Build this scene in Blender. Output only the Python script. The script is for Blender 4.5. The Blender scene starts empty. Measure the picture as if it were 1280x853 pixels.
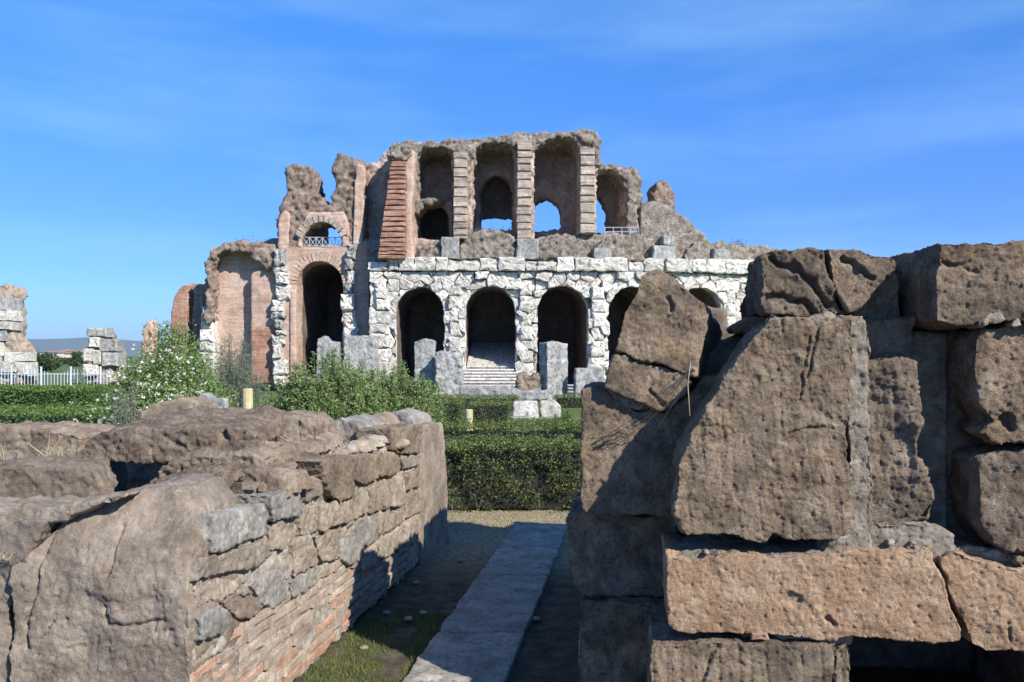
import bpy, bmesh, math, random
import numpy as np
from mathutils import Vector
from mathutils.geometry import tessellate_polygon

S = bpy.context.scene
COL = S.collection
R = math.radians
F = 1100.0; CX = 640.0; HY = 445.0; EYE = 1.6      # focal length and horizon in photo pixels (1280 wide), eye height

# ------------------------------------------------------------------ camera
cam_d = bpy.data.cameras.new('camera'); cam = bpy.data.objects.new('camera', cam_d); COL.objects.link(cam)
cam.location = (0, 0, EYE); cam.rotation_euler = (R(90), 0, 0)
cam_d.sensor_width = 36; cam_d.lens = 36 * F / 1280; cam_d.shift_y = (HY - 426.5) / 1280
cam_d.clip_start = 0.05; cam_d.clip_end = 30000
S.camera = cam

# ------------------------------------------------------------------ light
SUN_EL, SUN_AZ = 35.0, 137.0                        # azimuth clockwise from +Y: behind the camera, to the right
w = bpy.data.worlds.new('World'); S.world = w; w.use_nodes = True
wn, wl = w.node_tree.nodes, w.node_tree.links
wn.clear()
out = wn.new('ShaderNodeOutputWorld'); bg = wn.new('ShaderNodeBackground'); bg.inputs[1].default_value = 0.11
sky = wn.new('ShaderNodeTexSky'); sky.sky_type = 'NISHITA'; sky.sun_disc = False
sky.sun_elevation = R(SUN_EL); sky.sun_rotation = R(SUN_AZ)
sky.air_density = 1.0; sky.dust_density = 0.05; sky.ozone_density = 2.2; sky.altitude = 0
hsv = wn.new('ShaderNodeHueSaturation'); hsv.inputs['Saturation'].default_value = 1.12; hsv.inputs['Value'].default_value = 1.0
tint = wn.new('ShaderNodeMixRGB'); tint.blend_type = 'MULTIPLY'; tint.inputs[0].default_value = 1; tint.inputs[2].default_value = (.44, .95, 1.36, 1)
# thin cirrus and one small low cloud, by direction of view
tc = wn.new('ShaderNodeTexCoord')
mp = wn.new('ShaderNodeMapping'); mp.inputs['Scale'].default_value = (1.2, 1.2, 7.0); mp.inputs['Rotation'].default_value = (0, R(-8), R(20))
nz = wn.new('ShaderNodeTexNoise'); nz.inputs['Scale'].default_value = 1.7; nz.inputs['Detail'].default_value = 7; nz.inputs['Roughness'].default_value = .55
cr = wn.new('ShaderNodeValToRGB'); cr.color_ramp.elements[0].position = .46; cr.color_ramp.elements[1].position = .95
cr.color_ramp.elements[0].color = (0, 0, 0, 1); cr.color_ramp.elements[1].color = (.42, .42, .42, 1)
mx = wn.new('ShaderNodeMixRGB'); mx.inputs[2].default_value = (3.8, 5.9, 8.0, 1)
wl.new(tc.outputs['Generated'], mp.inputs[0]); wl.new(mp.outputs[0], nz.inputs[0]); wl.new(nz.outputs[0], cr.inputs[0])
wl.new(sky.outputs[0], hsv.inputs['Color']); sepz = wn.new('ShaderNodeSeparateXYZ'); wl.new(tc.outputs['Generated'], sepz.inputs[0])
hz = wn.new('ShaderNodeValToRGB'); hz.color_ramp.elements[0].position = 0.0; hz.color_ramp.elements[0].color = (.74, .58, .76, 1)
hz.color_ramp.elements[1].position = .42; hz.color_ramp.elements[1].color = (.86, .93, 1, 1); q_ = hz.color_ramp.elements.new(.16); q_.color = (.72, .61, .86, 1)
hm = wn.new('ShaderNodeMixRGB'); hm.blend_type = 'MULTIPLY'; hm.inputs[0].default_value = 1
wl.new(sepz.outputs[2], hz.inputs[0]); wl.new(hsv.outputs[0], hm.inputs[1]); wl.new(hz.outputs[0], hm.inputs[2])
wl.new(hm.outputs[0], tint.inputs[1]); wl.new(tint.outputs[0], mx.inputs[1]); wl.new(cr.outputs[0], mx.inputs[0])
wl.new(mx.outputs[0], bg.inputs[0]); wl.new(bg.outputs[0], out.inputs[0])
sd = bpy.data.lights.new('sun', 'SUN'); sd.energy = 5.0; sd.angle = R(.5); sd.color = (1.0, .945, .84)
so = bpy.data.objects.new('sun', sd); COL.objects.link(so); so.location = (8, -10, 12)
sdir = Vector((math.sin(R(SUN_AZ)) * math.cos(R(SUN_EL)), math.cos(R(SUN_AZ)) * math.cos(R(SUN_EL)), math.sin(R(SUN_EL))))
so.rotation_euler = sdir.to_track_quat('Z', 'Y').to_euler()
S.view_settings.view_transform = 'Standard'; S.view_settings.look = 'None'
S.view_settings.exposure = 0.58; S.view_settings.gamma = 1.0
S.cycles.max_bounces = 6; S.cycles.diffuse_bounces = 3; S.cycles.transparent_max_bounces = 8

# ------------------------------------------------------------------ noise in numpy
rng = np.random.RandomState(7); random.seed(7)
PERM = np.concatenate([rng.permutation(256)] * 3)
GR = rng.normal(size=(256, 3)); GR /= np.linalg.norm(GR, axis=1)[:, None]

def perlin(p):
    p = np.asarray(p, float); i = np.floor(p).astype(int); f = p - i; i &= 255
    u = f * f * f * (f * (f * 6 - 15) + 10); r = 0
    for dx in (0, 1):
        wx = u[:, 0] if dx else 1 - u[:, 0]
        for dy in (0, 1):
            wy = u[:, 1] if dy else 1 - u[:, 1]
            for dz in (0, 1):
                wz = u[:, 2] if dz else 1 - u[:, 2]
                h = PERM[PERM[PERM[(i[:, 0] + dx) & 255] + ((i[:, 1] + dy) & 255)] + ((i[:, 2] + dz) & 255)]
                g = GR[h]
                r = r + wx * wy * wz * ((f[:, 0] - dx) * g[:, 0] + (f[:, 1] - dy) * g[:, 1] + (f[:, 2] - dz) * g[:, 2])
    return r * 1.6

def fbm(p, o=4, gain=.5):
    r = 0; a = 1.0; q = np.asarray(p, float)
    for _ in range(o):
        r = r + a * perlin(q); q = q * 2.03 + 17.3; a *= gain
    return r

def sstep(a, b, x):
    t = np.clip((x - a) / (b - a), 0, 1); return t * t * (3 - 2 * t)

# ------------------------------------------------------------------ materials
def _n(nt, t, **k):
    n = nt.nodes.new(t)
    for a, b in k.items(): setattr(n, a, b)
    return n

def stone_mat(name, cols, scale=3.0, spots=(.5, .5, .5), spot_amt=.3, spot_scale=9, bump=.4, bscale=60, bdist=.01, rough=.92,
              rand=.12, pits=0.0, pscale=40, band=0.0, bandscale=(1, 1, 12), dirt=None, dirt_amt=.4, broad=None, broad_amt=.5, lichen=0.0):
    """mottled rock: three colours over two noises, lichen spots, pits, fine relief; a little variation from stone to stone"""
    m = bpy.data.materials.new(name); m.use_nodes = True; nt = m.node_tree; L = nt.links
    b = nt.nodes['Principled BSDF']; b.inputs['Roughness'].default_value = rough; b.inputs['Specular IOR Level'].default_value = .2
    t = _n(nt, 'ShaderNodeTexCoord'); oi = _n(nt, 'ShaderNodeObjectInfo')
    off = _n(nt, 'ShaderNodeVectorMath', operation='MULTIPLY_ADD'); 
    cmb = _n(nt, 'ShaderNodeCombineXYZ')
    for k in range(3): L.new(oi.outputs['Random'], cmb.inputs[k])
    L.new(cmb.outputs[0], off.inputs[0]); off.inputs[1].default_value = (13, 7, 5); L.new(t.outputs['Object'], off.inputs[2])
    v = off.outputs[0]
    def noise(sc, det=5, ro=.6, vec=v, dist=0):
        n = _n(nt, 'ShaderNodeTexNoise'); n.inputs['Scale'].default_value = sc; n.inputs['Detail'].default_value = det
        n.inputs['Roughness'].default_value = ro; n.inputs['Distortion'].default_value = dist
        L.new(vec, n.inputs['Vector']); return n.outputs[0]
    r = _n(nt, 'ShaderNodeValToRGB'); e = r.color_ramp.elements
    e[0].position = .32; e[0].color = (*cols[0], 1); e[1].position = .68; e[1].color = (*cols[2], 1)
    x = e.new(.5); x.color = (*cols[1], 1)
    L.new(noise(scale, 6, .65, dist=.3), r.inputs[0]); c = r.outputs[0]
    def mix(a, b_, fac, mode='MIX'):
        q = _n(nt, 'ShaderNodeMixRGB', blend_type=mode)
        for s, val in ((q.inputs[0], fac), (q.inputs[1], a), (q.inputs[2], b_)):
            if hasattr(val, 'links'): L.new(val, s)
            elif isinstance(val, tuple): s.default_value = (*val, 1)
            else: s.default_value = val
        return q.outputs[0]
    def thresh(sock, a, b_, to=1.0):
        q = _n(nt, 'ShaderNodeMapRange'); q.interpolation_type = 'SMOOTHSTEP'; L.new(sock, q.inputs[0])
        q.inputs[1].default_value = a; q.inputs[2].default_value = b_; q.inputs[3].default_value = 0; q.inputs[4].default_value = to
        return q.outputs[0]
    c = mix(c, spots, thresh(noise(spot_scale, 8, .7), .52, .66, spot_amt))
    if lichen: c = mix(c, (.40, .375, .325), thresh(noise(spot_scale * .55, 9, .75), .57, .68, lichen))
    if dirt: c = mix(c, dirt, thresh(noise(scale * .6, 7, .7), .5, .7, dirt_amt))
    if broad: c = mix(c, broad, thresh(noise(scale * .28, 5, .65), .48, .64, broad_amt))
    fine = noise(bscale * .6, 4, .7)
    fr = _n(nt, 'ShaderNodeMapRange'); L.new(fine, fr.inputs[0]); fr.inputs[1].default_value = .3; fr.inputs[2].default_value = .7
    fr.inputs[3].default_value = .78; fr.inputs[4].default_value = 1.2
    cc = _n(nt, 'ShaderNodeCombineXYZ')
    for k in range(3): L.new(fr.outputs[0], cc.inputs[k])
    c = mix(c, cc.outputs[0], 1.0, 'MULTIPLY')
    if band:
        mpn = _n(nt, 'ShaderNodeMapping'); mpn.inputs['Scale'].default_value = bandscale; L.new(v, mpn.inputs[0])
        bn = noise(1.0, 3, .5, mpn.outputs[0])
        br = _n(nt, 'ShaderNodeMapRange'); L.new(bn, br.inputs[0]); br.inputs[1].default_value = .4; br.inputs[2].default_value = .6
        br.inputs[3].default_value = 1 - band; br.inputs[4].default_value = 1 + band * .5
        bc = _n(nt, 'ShaderNodeCombineXYZ')
        for k in range(3): L.new(br.outputs[0], bc.inputs[k])
        c = mix(c, bc.outputs[0], 1.0, 'MULTIPLY')
    hv = _n(nt, 'ShaderNodeHueSaturation'); rr = _n(nt, 'ShaderNodeMapRange'); L.new(oi.outputs['Random'], rr.inputs[0])
    rr.inputs[3].default_value = 1 - rand; rr.inputs[4].default_value = 1 + rand
    L.new(rr.outputs[0], hv.inputs['Value']); L.new(c, hv.inputs['Color'])
    L.new(hv.outputs[0], b.inputs['Base Color'])
    h = noise(bscale, 8, .75)
    if pits:
        vo = _n(nt, 'ShaderNodeTexVoronoi'); vo.inputs['Scale'].default_value = pscale; L.new(v, vo.inputs['Vector'])
        pt = thresh(vo.outputs['Distance'], .0, .35, pits)
        ad = _n(nt, 'ShaderNodeMath', operation='ADD'); L.new(h, ad.inputs[0]); L.new(pt, ad.inputs[1]); h = ad.outputs[0]
    bu = _n(nt, 'ShaderNodeBump'); bu.inputs['Strength'].default_value = bump; bu.inputs['Distance'].default_value = bdist
    L.new(h, bu.inputs['Height']); L.new(bu.outputs[0], b.inputs['Normal'])
    return m

def leaf_mat(name, c0, c1, trans=.35, rough=.45, dead=0.0):
    m = bpy.data.materials.new(name); m.use_nodes = True; nt = m.node_tree; L = nt.links
    b = nt.nodes['Principled BSDF']; b.inputs['Roughness'].default_value = rough; b.inputs['Specular IOR Level'].default_value = .35
    g = _n(nt, 'ShaderNodeNewGeometry'); r = _n(nt, 'ShaderNodeValToRGB')
    r.color_ramp.elements[0].color = (*c0, 1); r.color_ramp.elements[1].color = (*c1, 1)
    if dead:
        r.color_ramp.elements[1].position = 1 - dead - .01; x = r.color_ramp.elements.new(1 - dead); x.color = (.24, .17, .08, 1)
    L.new(g.outputs['Random Per Island'], r.inputs[0]); L.new(r.outputs[0], b.inputs['Base Color'])
    t = _n(nt, 'ShaderNodeBsdfTranslucent'); L.new(r.outputs[0], t.inputs[0])
    ms = _n(nt, 'ShaderNodeMixShader'); ms.inputs[0].default_value = trans
    L.new(b.outputs[0], ms.inputs[1]); L.new(t.outputs[0], ms.inputs[2]); L.new(ms.outputs[0], nt.nodes['Material Output'].inputs[0])
    return m

def plain(name, c, rough=.8, metal=0):
    m = bpy.data.materials.new(name); m.use_nodes = True; nt = m.node_tree; b = nt.nodes['Principled BSDF']
    b.inputs['Roughness'].default_value = rough; b.inputs['Metallic'].default_value = metal
    n = _n(nt, 'ShaderNodeTexNoise'); n.inputs['Scale'].default_value = 14; n.inputs['Detail'].default_value = 5
    t = _n(nt, 'ShaderNodeTexCoord'); nt.links.new(t.outputs['Object'], n.inputs['Vector'])
    r = _n(nt, 'ShaderNodeValToRGB'); r.color_ramp.elements[0].color = (*[v * .72 for v in c], 1); r.color_ramp.elements[1].color = (*[min(1, v * 1.15) for v in c], 1)
    r.color_ramp.elements[0].position = .3; r.color_ramp.elements[1].position = .7
    nt.links.new(n.outputs[0], r.inputs[0]); nt.links.new(r.outputs[0], b.inputs['Base Color'])
    return m

M = {}
M['tufa'] = stone_mat('brown_tufa', [(.135, .097, .066), (.255, .187, .128), (.37, .288, .205)], 9, (.085, .066, .050), .7, 24, 1.0, 140, .010, pits=.5, pscale=110, rand=.08, dirt=(.37, .255, .14), dirt_amt=.55, broad=(.105, .083, .064), broad_amt=.75, lichen=.45)
M['tufa_dark'] = stone_mat('dark_tufa', [(.10, .074, .055), (.185, .138, .10), (.29, .228, .17)], 9, (.28, .245, .20), .5, 24, 1.0, 130, .010, pits=.5, pscale=90, rand=.14, lichen=.5)
M['tufa_orange'] = stone_mat('orange_tufa', [(.24, .147, .083), (.348, .226, .142), (.435, .312, .204)], 8, (.20, .145, .10), .6, 26, .9, 130, .008, pits=.5, pscale=110, rand=.06, dirt=(.46, .36, .25), dirt_amt=.5, broad=(.22, .15, .095), broad_amt=.4, lichen=.12)
M['tufa_grey'] = stone_mat('grey_tufa', [(.135, .102, .074), (.225, .172, .126), (.32, .258, .195)], 6, (.34, .30, .25), .45, 16, .8, 110, .010, pits=.3, pscale=80, rand=.10)
M['slab'] = stone_mat('grey_brown_slab', [(.155, .12, .088), (.245, .194, .147), (.34, .28, .218)], 5, (.36, .31, .26), .55, 25, .8, 110, .008, pits=.3, pscale=55, rand=.05, broad=(.15, .125, .11), broad_amt=.6)
M['rubble'] = stone_mat('rubble_stone', [(.205, .165, .122), (.31, .253, .197), (.40, .34, .27)], 8, (.20, .18, .16), .55, 14, .8, 100, .010, pits=.35, pscale=45, rand=.20)
M['bluegrey'] = stone_mat('blue_grey_stone', [(.145, .132, .116), (.225, .208, .186), (.31, .285, .25)], 6, (.35, .32, .28), .4, 12, .35, 80, .006, rand=.1)
M['mortar'] = stone_mat('mortar', [(.24, .205, .17), (.34, .295, .245), (.43, .38, .32)], 9, (.22, .19, .16), .5, 20, .7, 60, .012, pits=.6, pscale=35, rand=.05)
M['mortar_grey'] = stone_mat('grey_mortar', [(.20, .165, .125), (.31, .26, .205), (.44, .385, .315)], 12, (.12, .105, .09), .7, 30, 1.0, 90, .014, rand=.05)
M['brick'] = stone_mat('roman_brick', [(.25, .19, .145), (.34, .265, .205), (.42, .345, .28)], 9, (.42, .37, .31), .6, 12, .5, 80, .005, rand=.2)
M['orangebrick'] = stone_mat('orange_brick', [(.30, .17, .11), (.38, .235, .16), (.43, .31, .23)], 9, (.40, .34, .28), .5, 12, .5, 80, .005, rand=.15)
M['white'] = stone_mat('weathered_travertine', [(.46, .425, .37), (.66, .62, .555), (.75, .715, .65)], 2.6, (.17, .155, .14), .95, 3.8, 1.0, 12, .08, rand=.17, dirt=(.42, .385, .33), dirt_amt=.6)
M['greywhite'] = stone_mat('grey_marble', [(.19, .188, .18), (.33, .325, .31), (.47, .46, .435)], 3.5, (.13, .125, .115), .8, 5, .7, 18, .04, rand=.14, band=.15, bandscale=(5, 5, .6))
M['concrete'] = stone_mat('roman_concrete', [(.19, .15, .12), (.34, .285, .235), (.54, .49, .42)], 3.4, (.09, .07, .058), .75, 6.5, 1.0, 9, .22, rand=.06, dirt=(.42, .38, .32), dirt_amt=.6)
M['ruinbrick'] = stone_mat('pale_brickwork', [(.38, .245, .185), (.48, .335, .265), (.55, .425, .35)], .8, (.42, .38, .34), .6, 2.4, .8, 10, .06, rand=.05, band=.12, bandscale=(.6, .6, 9))
M['ruinrubble'] = stone_mat('pink_brown_rubble', [(.19, .135, .105), (.34, .255, .205), (.52, .44, .37)], 3.2, (.36, .22, .16), .6, 3.0, 1.0, 9, .22, rand=.06, dirt=(.44, .38, .32), dirt_amt=.6)
M['inner'] = stone_mat('brown_inner_wall', [(.28, .20, .165), (.41, .315, .26), (.53, .44, .38)], .7, (.26, .22, .19), .5, 1.6, .8, 6, .10, rand=.05)
M['shadow_brick'] = stone_mat('shade_brown_vault', [(.10, .075, .06), (.16, .12, .098), (.23, .18, .15)], .8, (.26, .22, .19), .4, 1.8, .8, 6, .10, rand=.05)  # darker copy of the inner wall, the shade of the vaults put into its colour
M['redbrick'] = stone_mat('red_brick', [(.26, .13, .09), (.36, .195, .14), (.44, .28, .21)], 1.6, (.42, .33, .26), .5, 5, .8, 14, .06, rand=.12, band=.25, bandscale=(.6, .6, 14))
M['palebrick'] = stone_mat('grey_pink_brick', [(.30, .235, .19), (.42, .345, .285), (.52, .45, .385)], 1.6, (.30, .20, .15), .5, 5, .8, 14, .06, rand=.12, band=.25, bandscale=(.6, .6, 14))
M['soil'] = stone_mat('soil', [(.045, .036, .026), (.075, .06, .044), (.12, .10, .075)], 3, (.16, .13, .09), .5, 14, .6, 60, .02, rand=0)
M['drysoil'] = stone_mat('dry_soil', [(.20, .165, .115), (.27, .225, .16), (.33, .28, .2)], 2, (.16, .15, .08), .6, 9, .6, 50, .02, rand=0)
M['pathslab'] = stone_mat('path_slab', [(.19, .17, .14), (.29, .265, .225), (.40, .37, .32)], 5, (.10, .09, .075), .8, 26, .5, 60, .012, rand=.08, dirt=(.14, .14, .12), dirt_amt=.35)
M['wood'] = plain('pale_wood', (.50, .42, .24)); M['twig'] = plain('dry_twig', (.48, .38, .25)); M['stem'] = plain('stem', (.14, .11, .07))
M['bluewhite'] = plain('white_blue_paint', (.52, .58, .68), .5)
M['blue'] = plain('dark_blue_plastic', (.05, .09, .20), .5)
M['hedge'] = leaf_mat('box_leaves', (.035, .060, .016), (.17, .20, .065), dead=.05)
M['tips'] = leaf_mat('young_leaves', (.13, .19, .045), (.30, .37, .11))
M['hedge_bright'] = leaf_mat('bright_hedge_leaves', (.045, .11, .02), (.17, .27, .06))
M['shrub'] = leaf_mat('shrub_leaves', (.09, .17, .045), (.32, .41, .15))
M['olive'] = leaf_mat('grey_green_leaves', (.14, .18, .12), (.29, .33, .24))
M['bush'] = leaf_mat('bush_leaves', (.09, .16, .045), (.33, .41, .16))
M['tree'] = leaf_mat('tree_leaves', (.03, .06, .02), (.09, .14, .05))
M['grass'] = leaf_mat('grass_blades', (.06, .10, .02), (.20, .21, .07), .2, .7)
M['drygrass'] = leaf_mat('dry_grass', (.28, .22, .13), (.55, .47, .33), .2, .8)
M['flower'] = leaf_mat('white_petals', (.62, .62, .52), (.82, .82, .76), .3)
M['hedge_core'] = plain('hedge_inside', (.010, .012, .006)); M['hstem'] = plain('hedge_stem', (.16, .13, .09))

# ------------------------------------------------------------------ object helpers
def tag(o, label=None, cat=None, group=None, kind=None):
    for k, v in (('label', label), ('category', cat), ('group', group), ('kind', kind)):
        if v: o[k] = v
    return o

def empty(name, loc, label, cat, group=None):
    o = bpy.data.objects.new(name, None); COL.objects.link(o); o.location = loc; o.empty_display_size = .3
    return tag(o, label, cat, group)

def link(name, me, mat=None, parent=None, smooth=False):
    """one mesh object, its mesh given in world coordinates; a child keeps them relative to its thing, a thing gets its origin at its base"""
    n = len(me.vertices); co = np.empty(n * 3, np.float32); me.vertices.foreach_get('co', co); co = co.reshape(-1, 3)
    if parent is not None:
        base = np.array(parent.location, np.float32); p = parent
        while p.parent is not None: p = p.parent; base = base + np.array(p.location, np.float32)
        loc = (0, 0, 0)
    else:
        base = np.array([(co[:, 0].min() + co[:, 0].max()) / 2, (co[:, 1].min() + co[:, 1].max()) / 2, co[:, 2].min()], np.float32); loc = tuple(float(v) for v in base)
    me.vertices.foreach_set('co', (co - base).ravel())
    if mat is not None: me.materials.clear(); me.materials.append(mat)
    me.polygons.foreach_set('use_smooth', np.full(len(me.polygons), smooth, bool)); me.update()
    o = bpy.data.objects.new(name, me); COL.objects.link(o)
    if parent is not None: o.parent = parent
    o.location = loc
    return o

def raw(verts, faces):
    me = bpy.data.meshes.new('m'); me.from_pydata([tuple(v) for v in verts], [], [tuple(f) for f in faces]); me.update(); return me

class Plane:
    """an upright plane through (x0, y0); along = horizontal direction in it, normal faces the viewer's side"""
    def __init__(s, x0, y0, ang=0.0, flip=1):
        s.o = np.array([x0, y0, 0.0]); s.t = np.array([math.cos(ang), math.sin(ang), 0.0])
        s.n = np.array([math.sin(ang), -math.cos(ang), 0.0]) * flip
    def uv(s, px, py):
        d = np.array([(px - CX) / F, 1.0, -(py - HY) / F]); c = np.array([0, 0, EYE])
        k = np.dot(s.o - c, s.n) / np.dot(d, s.n); p = c + d * k
        return (float(np.dot(p - s.o, s.t)), float(p[2]))
    def at(s, u, v, off=0.0): return s.o + s.t * u + np.array([0, 0, 1.0]) * v + s.n * off
    def poly(s, pts): return [s.uv(*p) for p in pts]

def resample(poly, step):
    r = []
    for i, a in enumerate(poly):
        b = poly[(i + 1) % len(poly)]; d = math.hypot(b[0] - a[0], b[1] - a[1]); k = max(1, int(round(d / step)))
        for j in range(k): r.append((a[0] + (b[0] - a[0]) * j / k, a[1] + (b[1] - a[1]) * j / k))
    return r

def rough_poly(poly, step, amp, freq, seed=0.0):
    q = np.array(resample(poly, step)); p3 = np.c_[q * freq, np.full(len(q), seed)]
    q[:, 0] += amp * fbm(p3, 3); q[:, 1] += amp * fbm(p3 + 31.7, 3)
    return [tuple(v) for v in q]

def add_prism(V, Fc, plane, loops, front, back, shear=(0, 0)):
    """prism of a polygon with holes from offset front to offset back; shear moves the far side (metres along, up)"""
    base = len(V); pts = [p for l in loops for p in l]; n = len(pts)
    tris = tessellate_polygon([[Vector((p[0], p[1], 0)) for p in l] for l in loops])
    for p in pts: V.append(plane.at(p[0], p[1], front))
    for p in pts: V.append(plane.at(p[0] + shear[0], p[1] + shear[1], back))
    for t in tris:
        Fc.append((base + t[0], base + t[1], base + t[2])); Fc.append((base + n + t[2], base + n + t[1], base + n + t[0]))
    k = 0
    for l in loops:
        m = len(l)
        for i in range(m):
            a, b = base + k + i, base + k + (i + 1) % m
            Fc.append((a, b, b + n, a + n))
        k += m

def voxelize(V, Fc, voxel, smooth=0):
    me = raw(V, Fc)
    bm = bmesh.new(); bm.from_mesh(me); bmesh.ops.remove_doubles(bm, verts=bm.verts, dist=1e-5); bmesh.ops.recalc_face_normals(bm, faces=bm.faces); bm.to_mesh(me); bm.free()
    o = bpy.data.objects.new('tmp', me); COL.objects.link(o)
    m = o.modifiers.new('r', 'REMESH'); m.mode = 'VOXEL'; m.voxel_size = voxel
    if smooth: m2 = o.modifiers.new('s', 'SMOOTH'); m2.factor = .5; m2.iterations = smooth
    dg = bpy.context.evaluated_depsgraph_get(); r = bpy.data.meshes.new_from_object(o.evaluated_get(dg))
    bpy.data.objects.remove(o); bpy.data.meshes.remove(me)
    return r

def arrays(me):
    n = len(me.vertices); co = np.empty(n * 3, np.float32); me.vertices.foreach_get('co', co)
    no = np.empty(n * 3, np.float32); me.vertex_normals.foreach_get('vector', no)
    return co.reshape(-1, 3).astype(float), no.reshape(-1, 3).astype(float)

def displace(me, fn):
    co, no = arrays(me); co = co + no * fn(co, no)[:, None]
    me.vertices.foreach_set('co', co.astype(np.float32).ravel()); me.update()

def tufa_fn(plane, rough=1.0, groove=0.0, gfreq=45, cracks=(), seed=0.0, lump=.012, pit=.007, ledge=.0):
    def fn(co, no):
        p = co + seed
        w_ = .5 + .5 * sstep(-.4, .4, fbm(p * 4 + 50, 2))
        d = lump * rough * fbm(p * 5, 3) + .0052 * rough * w_ * fbm(p * 30, 4, .7) - .006 * rough * np.abs(perlin(p * 13 + 8))
        d -= pit * rough * (.9 * sstep(.3, .75, fbm(p * 42 + 5, 3, .7)) + .6 * sstep(.25, .6, perlin(p * 92 + 9)))
        if ledge:
            f_ = np.modf(co[:, 2] * 13 + co[:, 0] * 3.1 + 2.0 * fbm(p * 3.5 + 70, 4, .6) + 40)[0]; d += ledge * (f_ - sstep(.86, 1, f_) - .4)
        if plane is not None:
            u = (co - plane.o) @ plane.t; v = co[:, 2]; facing = np.clip(no @ plane.n, 0, 1)
            if groove:
                q = np.c_[u * gfreq + v * 4, v * 3.0, np.full(len(u), 3.3 + seed)]
                d -= groove * sstep(.05, .6, perlin(q)) * facing
            for pts, wd, dp in cracks:
                c = [plane.uv(*q) for q in pts]; dist = np.full(len(u), 9.0)
                wob = .012 * fbm(np.c_[u * 14, v * 14, np.zeros(len(u))], 3)
                for a, b in zip(c[:-1], c[1:]):
                    ax, ay = a; bx, by = b; L2 = (bx - ax) ** 2 + (by - ay) ** 2 + 1e-9
                    t = np.clip(((u + wob - ax) * (bx - ax) + (v + wob - ay) * (by - ay)) / L2, 0, 1)
                    dist = np.minimum(dist, np.hypot(u + wob - ax - t * (bx - ax), v + wob - ay - t * (by - ay)))
                d -= dp * (1 - sstep(wd * .35, wd, dist)) * facing
        return d
    return fn

SEED = [0.0]
def lean_back(plane, z0, amt, z1):
    def f(co):
        t = np.clip((co[:, 2] - z0) / (z1 - z0), 0, 1.3); return co - plane.n[None, :] * (amt * t ** 1.7)[:, None] + plane.n[None, :] * (.03 * fbm(co * 2.1 + 11, 3))[:, None]
    return f
def rock(name, plane, px, front, back, mat, parent, voxel=.006, smooth=2, amp=.010, shear=(0, 0), label=None, uv=False, post=None, **kw):
    SEED[0] += 1.37
    poly = px if uv else plane.poly(px)
    poly = rough_poly(poly, max(voxel * 3, .02), amp, 9, SEED[0])
    V, Fc = [], []; add_prism(V, Fc, plane, [poly], front, back, shear)
    me = voxelize(V, Fc, voxel, smooth)
    displace(me, tufa_fn(plane, seed=SEED[0], **kw))
    if post:
        co, _ = arrays(me); me.vertices.foreach_set('co', post(co).astype(np.float32).ravel()); me.update()
    o = link(name, me, mat, parent, True)
    if label: o['label'] = label
    return o

D0 = 50.0
def scd(poly, d): k = (D0 + d) / D0; return [(x * k, EYE + (z - EYE) * k) for x, z in poly]
TRACED = {'tall_arch_wall', 'upper_arch', 'upper_arch_face', 'upper_arch_side', 'inner_screen', 'niche_wall', 'niche_side', 'broken_vault', 'rear_screen', 'brick_fragment',
          'radial_wall', 'arch_jamb', 'vault_crust', 'broken_pier', 'sloping_vault', 'vault_stump', 'ledge'}
def multi(name, items, voxel, fn, mat, parent=None, smooth=1, post=None):
    """several prisms (plane, loops in pixels, front, back) fused into one mesh"""
    V, Fc = [], []
    for it in items:
        plane, loops, fr, bk = it[:4]
        if name in TRACED and plane is AP: loops = [scd(l, -fr) for l in loops]
        add_prism(V, Fc, plane, loops, fr, bk, it[4] if len(it) > 4 else (0, 0))
    me = voxelize(V, Fc, voxel, smooth)
    if fn: displace(me, fn)
    if post:
        co, _ = arrays(me); me.vertices.foreach_set('co', post(co).astype(np.float32).ravel()); me.update()
    return link(name, me, mat, parent, True)

def chunk(name, plane, poly, front, back, mat, parent, jit=.03, bevel=.06, bulge=.03, step=.35, post=None, seed=None):
    """cheap dressed stone: rough outline, bevelled rim, slightly domed face (about 60 triangles)"""
    sd_ = random.uniform(0, 90) if seed is None else seed
    p = np.array(rough_poly(poly, step, jit, 3.1, sd_)); c = p.mean(0); n = len(p)
    r = np.maximum(np.linalg.norm(p - c, axis=1), 1e-3)[:, None]
    q = c + (p - c) * np.maximum(.45, (1 - bevel / r)) + np.array([[random.uniform(-1, 1), random.uniform(-1, 1)] for _ in range(n)]) * jit * .5
    q2 = c + (q - c) * .55
    tilt = (random.uniform(-.08, .08), random.uniform(-.08, .08))
    V = [plane.at(*a, back) for a in p] + [plane.at(*a, front - bevel) for a in p]
    V += [plane.at(*a, front + random.uniform(-1, 1) * jit * .6 + (a - c) @ tilt) for a in q]
    V += [plane.at(*a, front + bulge + random.uniform(-1, 1) * jit * .45 + (a - c) @ tilt) for a in q2]
    V.append(plane.at(*c, front + bulge + random.uniform(-.4, .3) * jit))
    Fc = []
    for i in range(n):
        j = (i + 1) % n
        Fc += [(i, j, j + n, i + n), (i + n, j + n, j + 2 * n, i + 2 * n), (i + 2 * n, j + 2 * n, j + 3 * n, i + 3 * n), (i + 3 * n, j + 3 * n, 4 * n)]
    V = np.array(V)
    if post: V = post(V)
    return link(name, raw(V, Fc), mat, parent)

def box_poly(x0, x1, z0, z1): return [(x0, z0), (x1, z0), (x1, z1), (x0, z1)]

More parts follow.
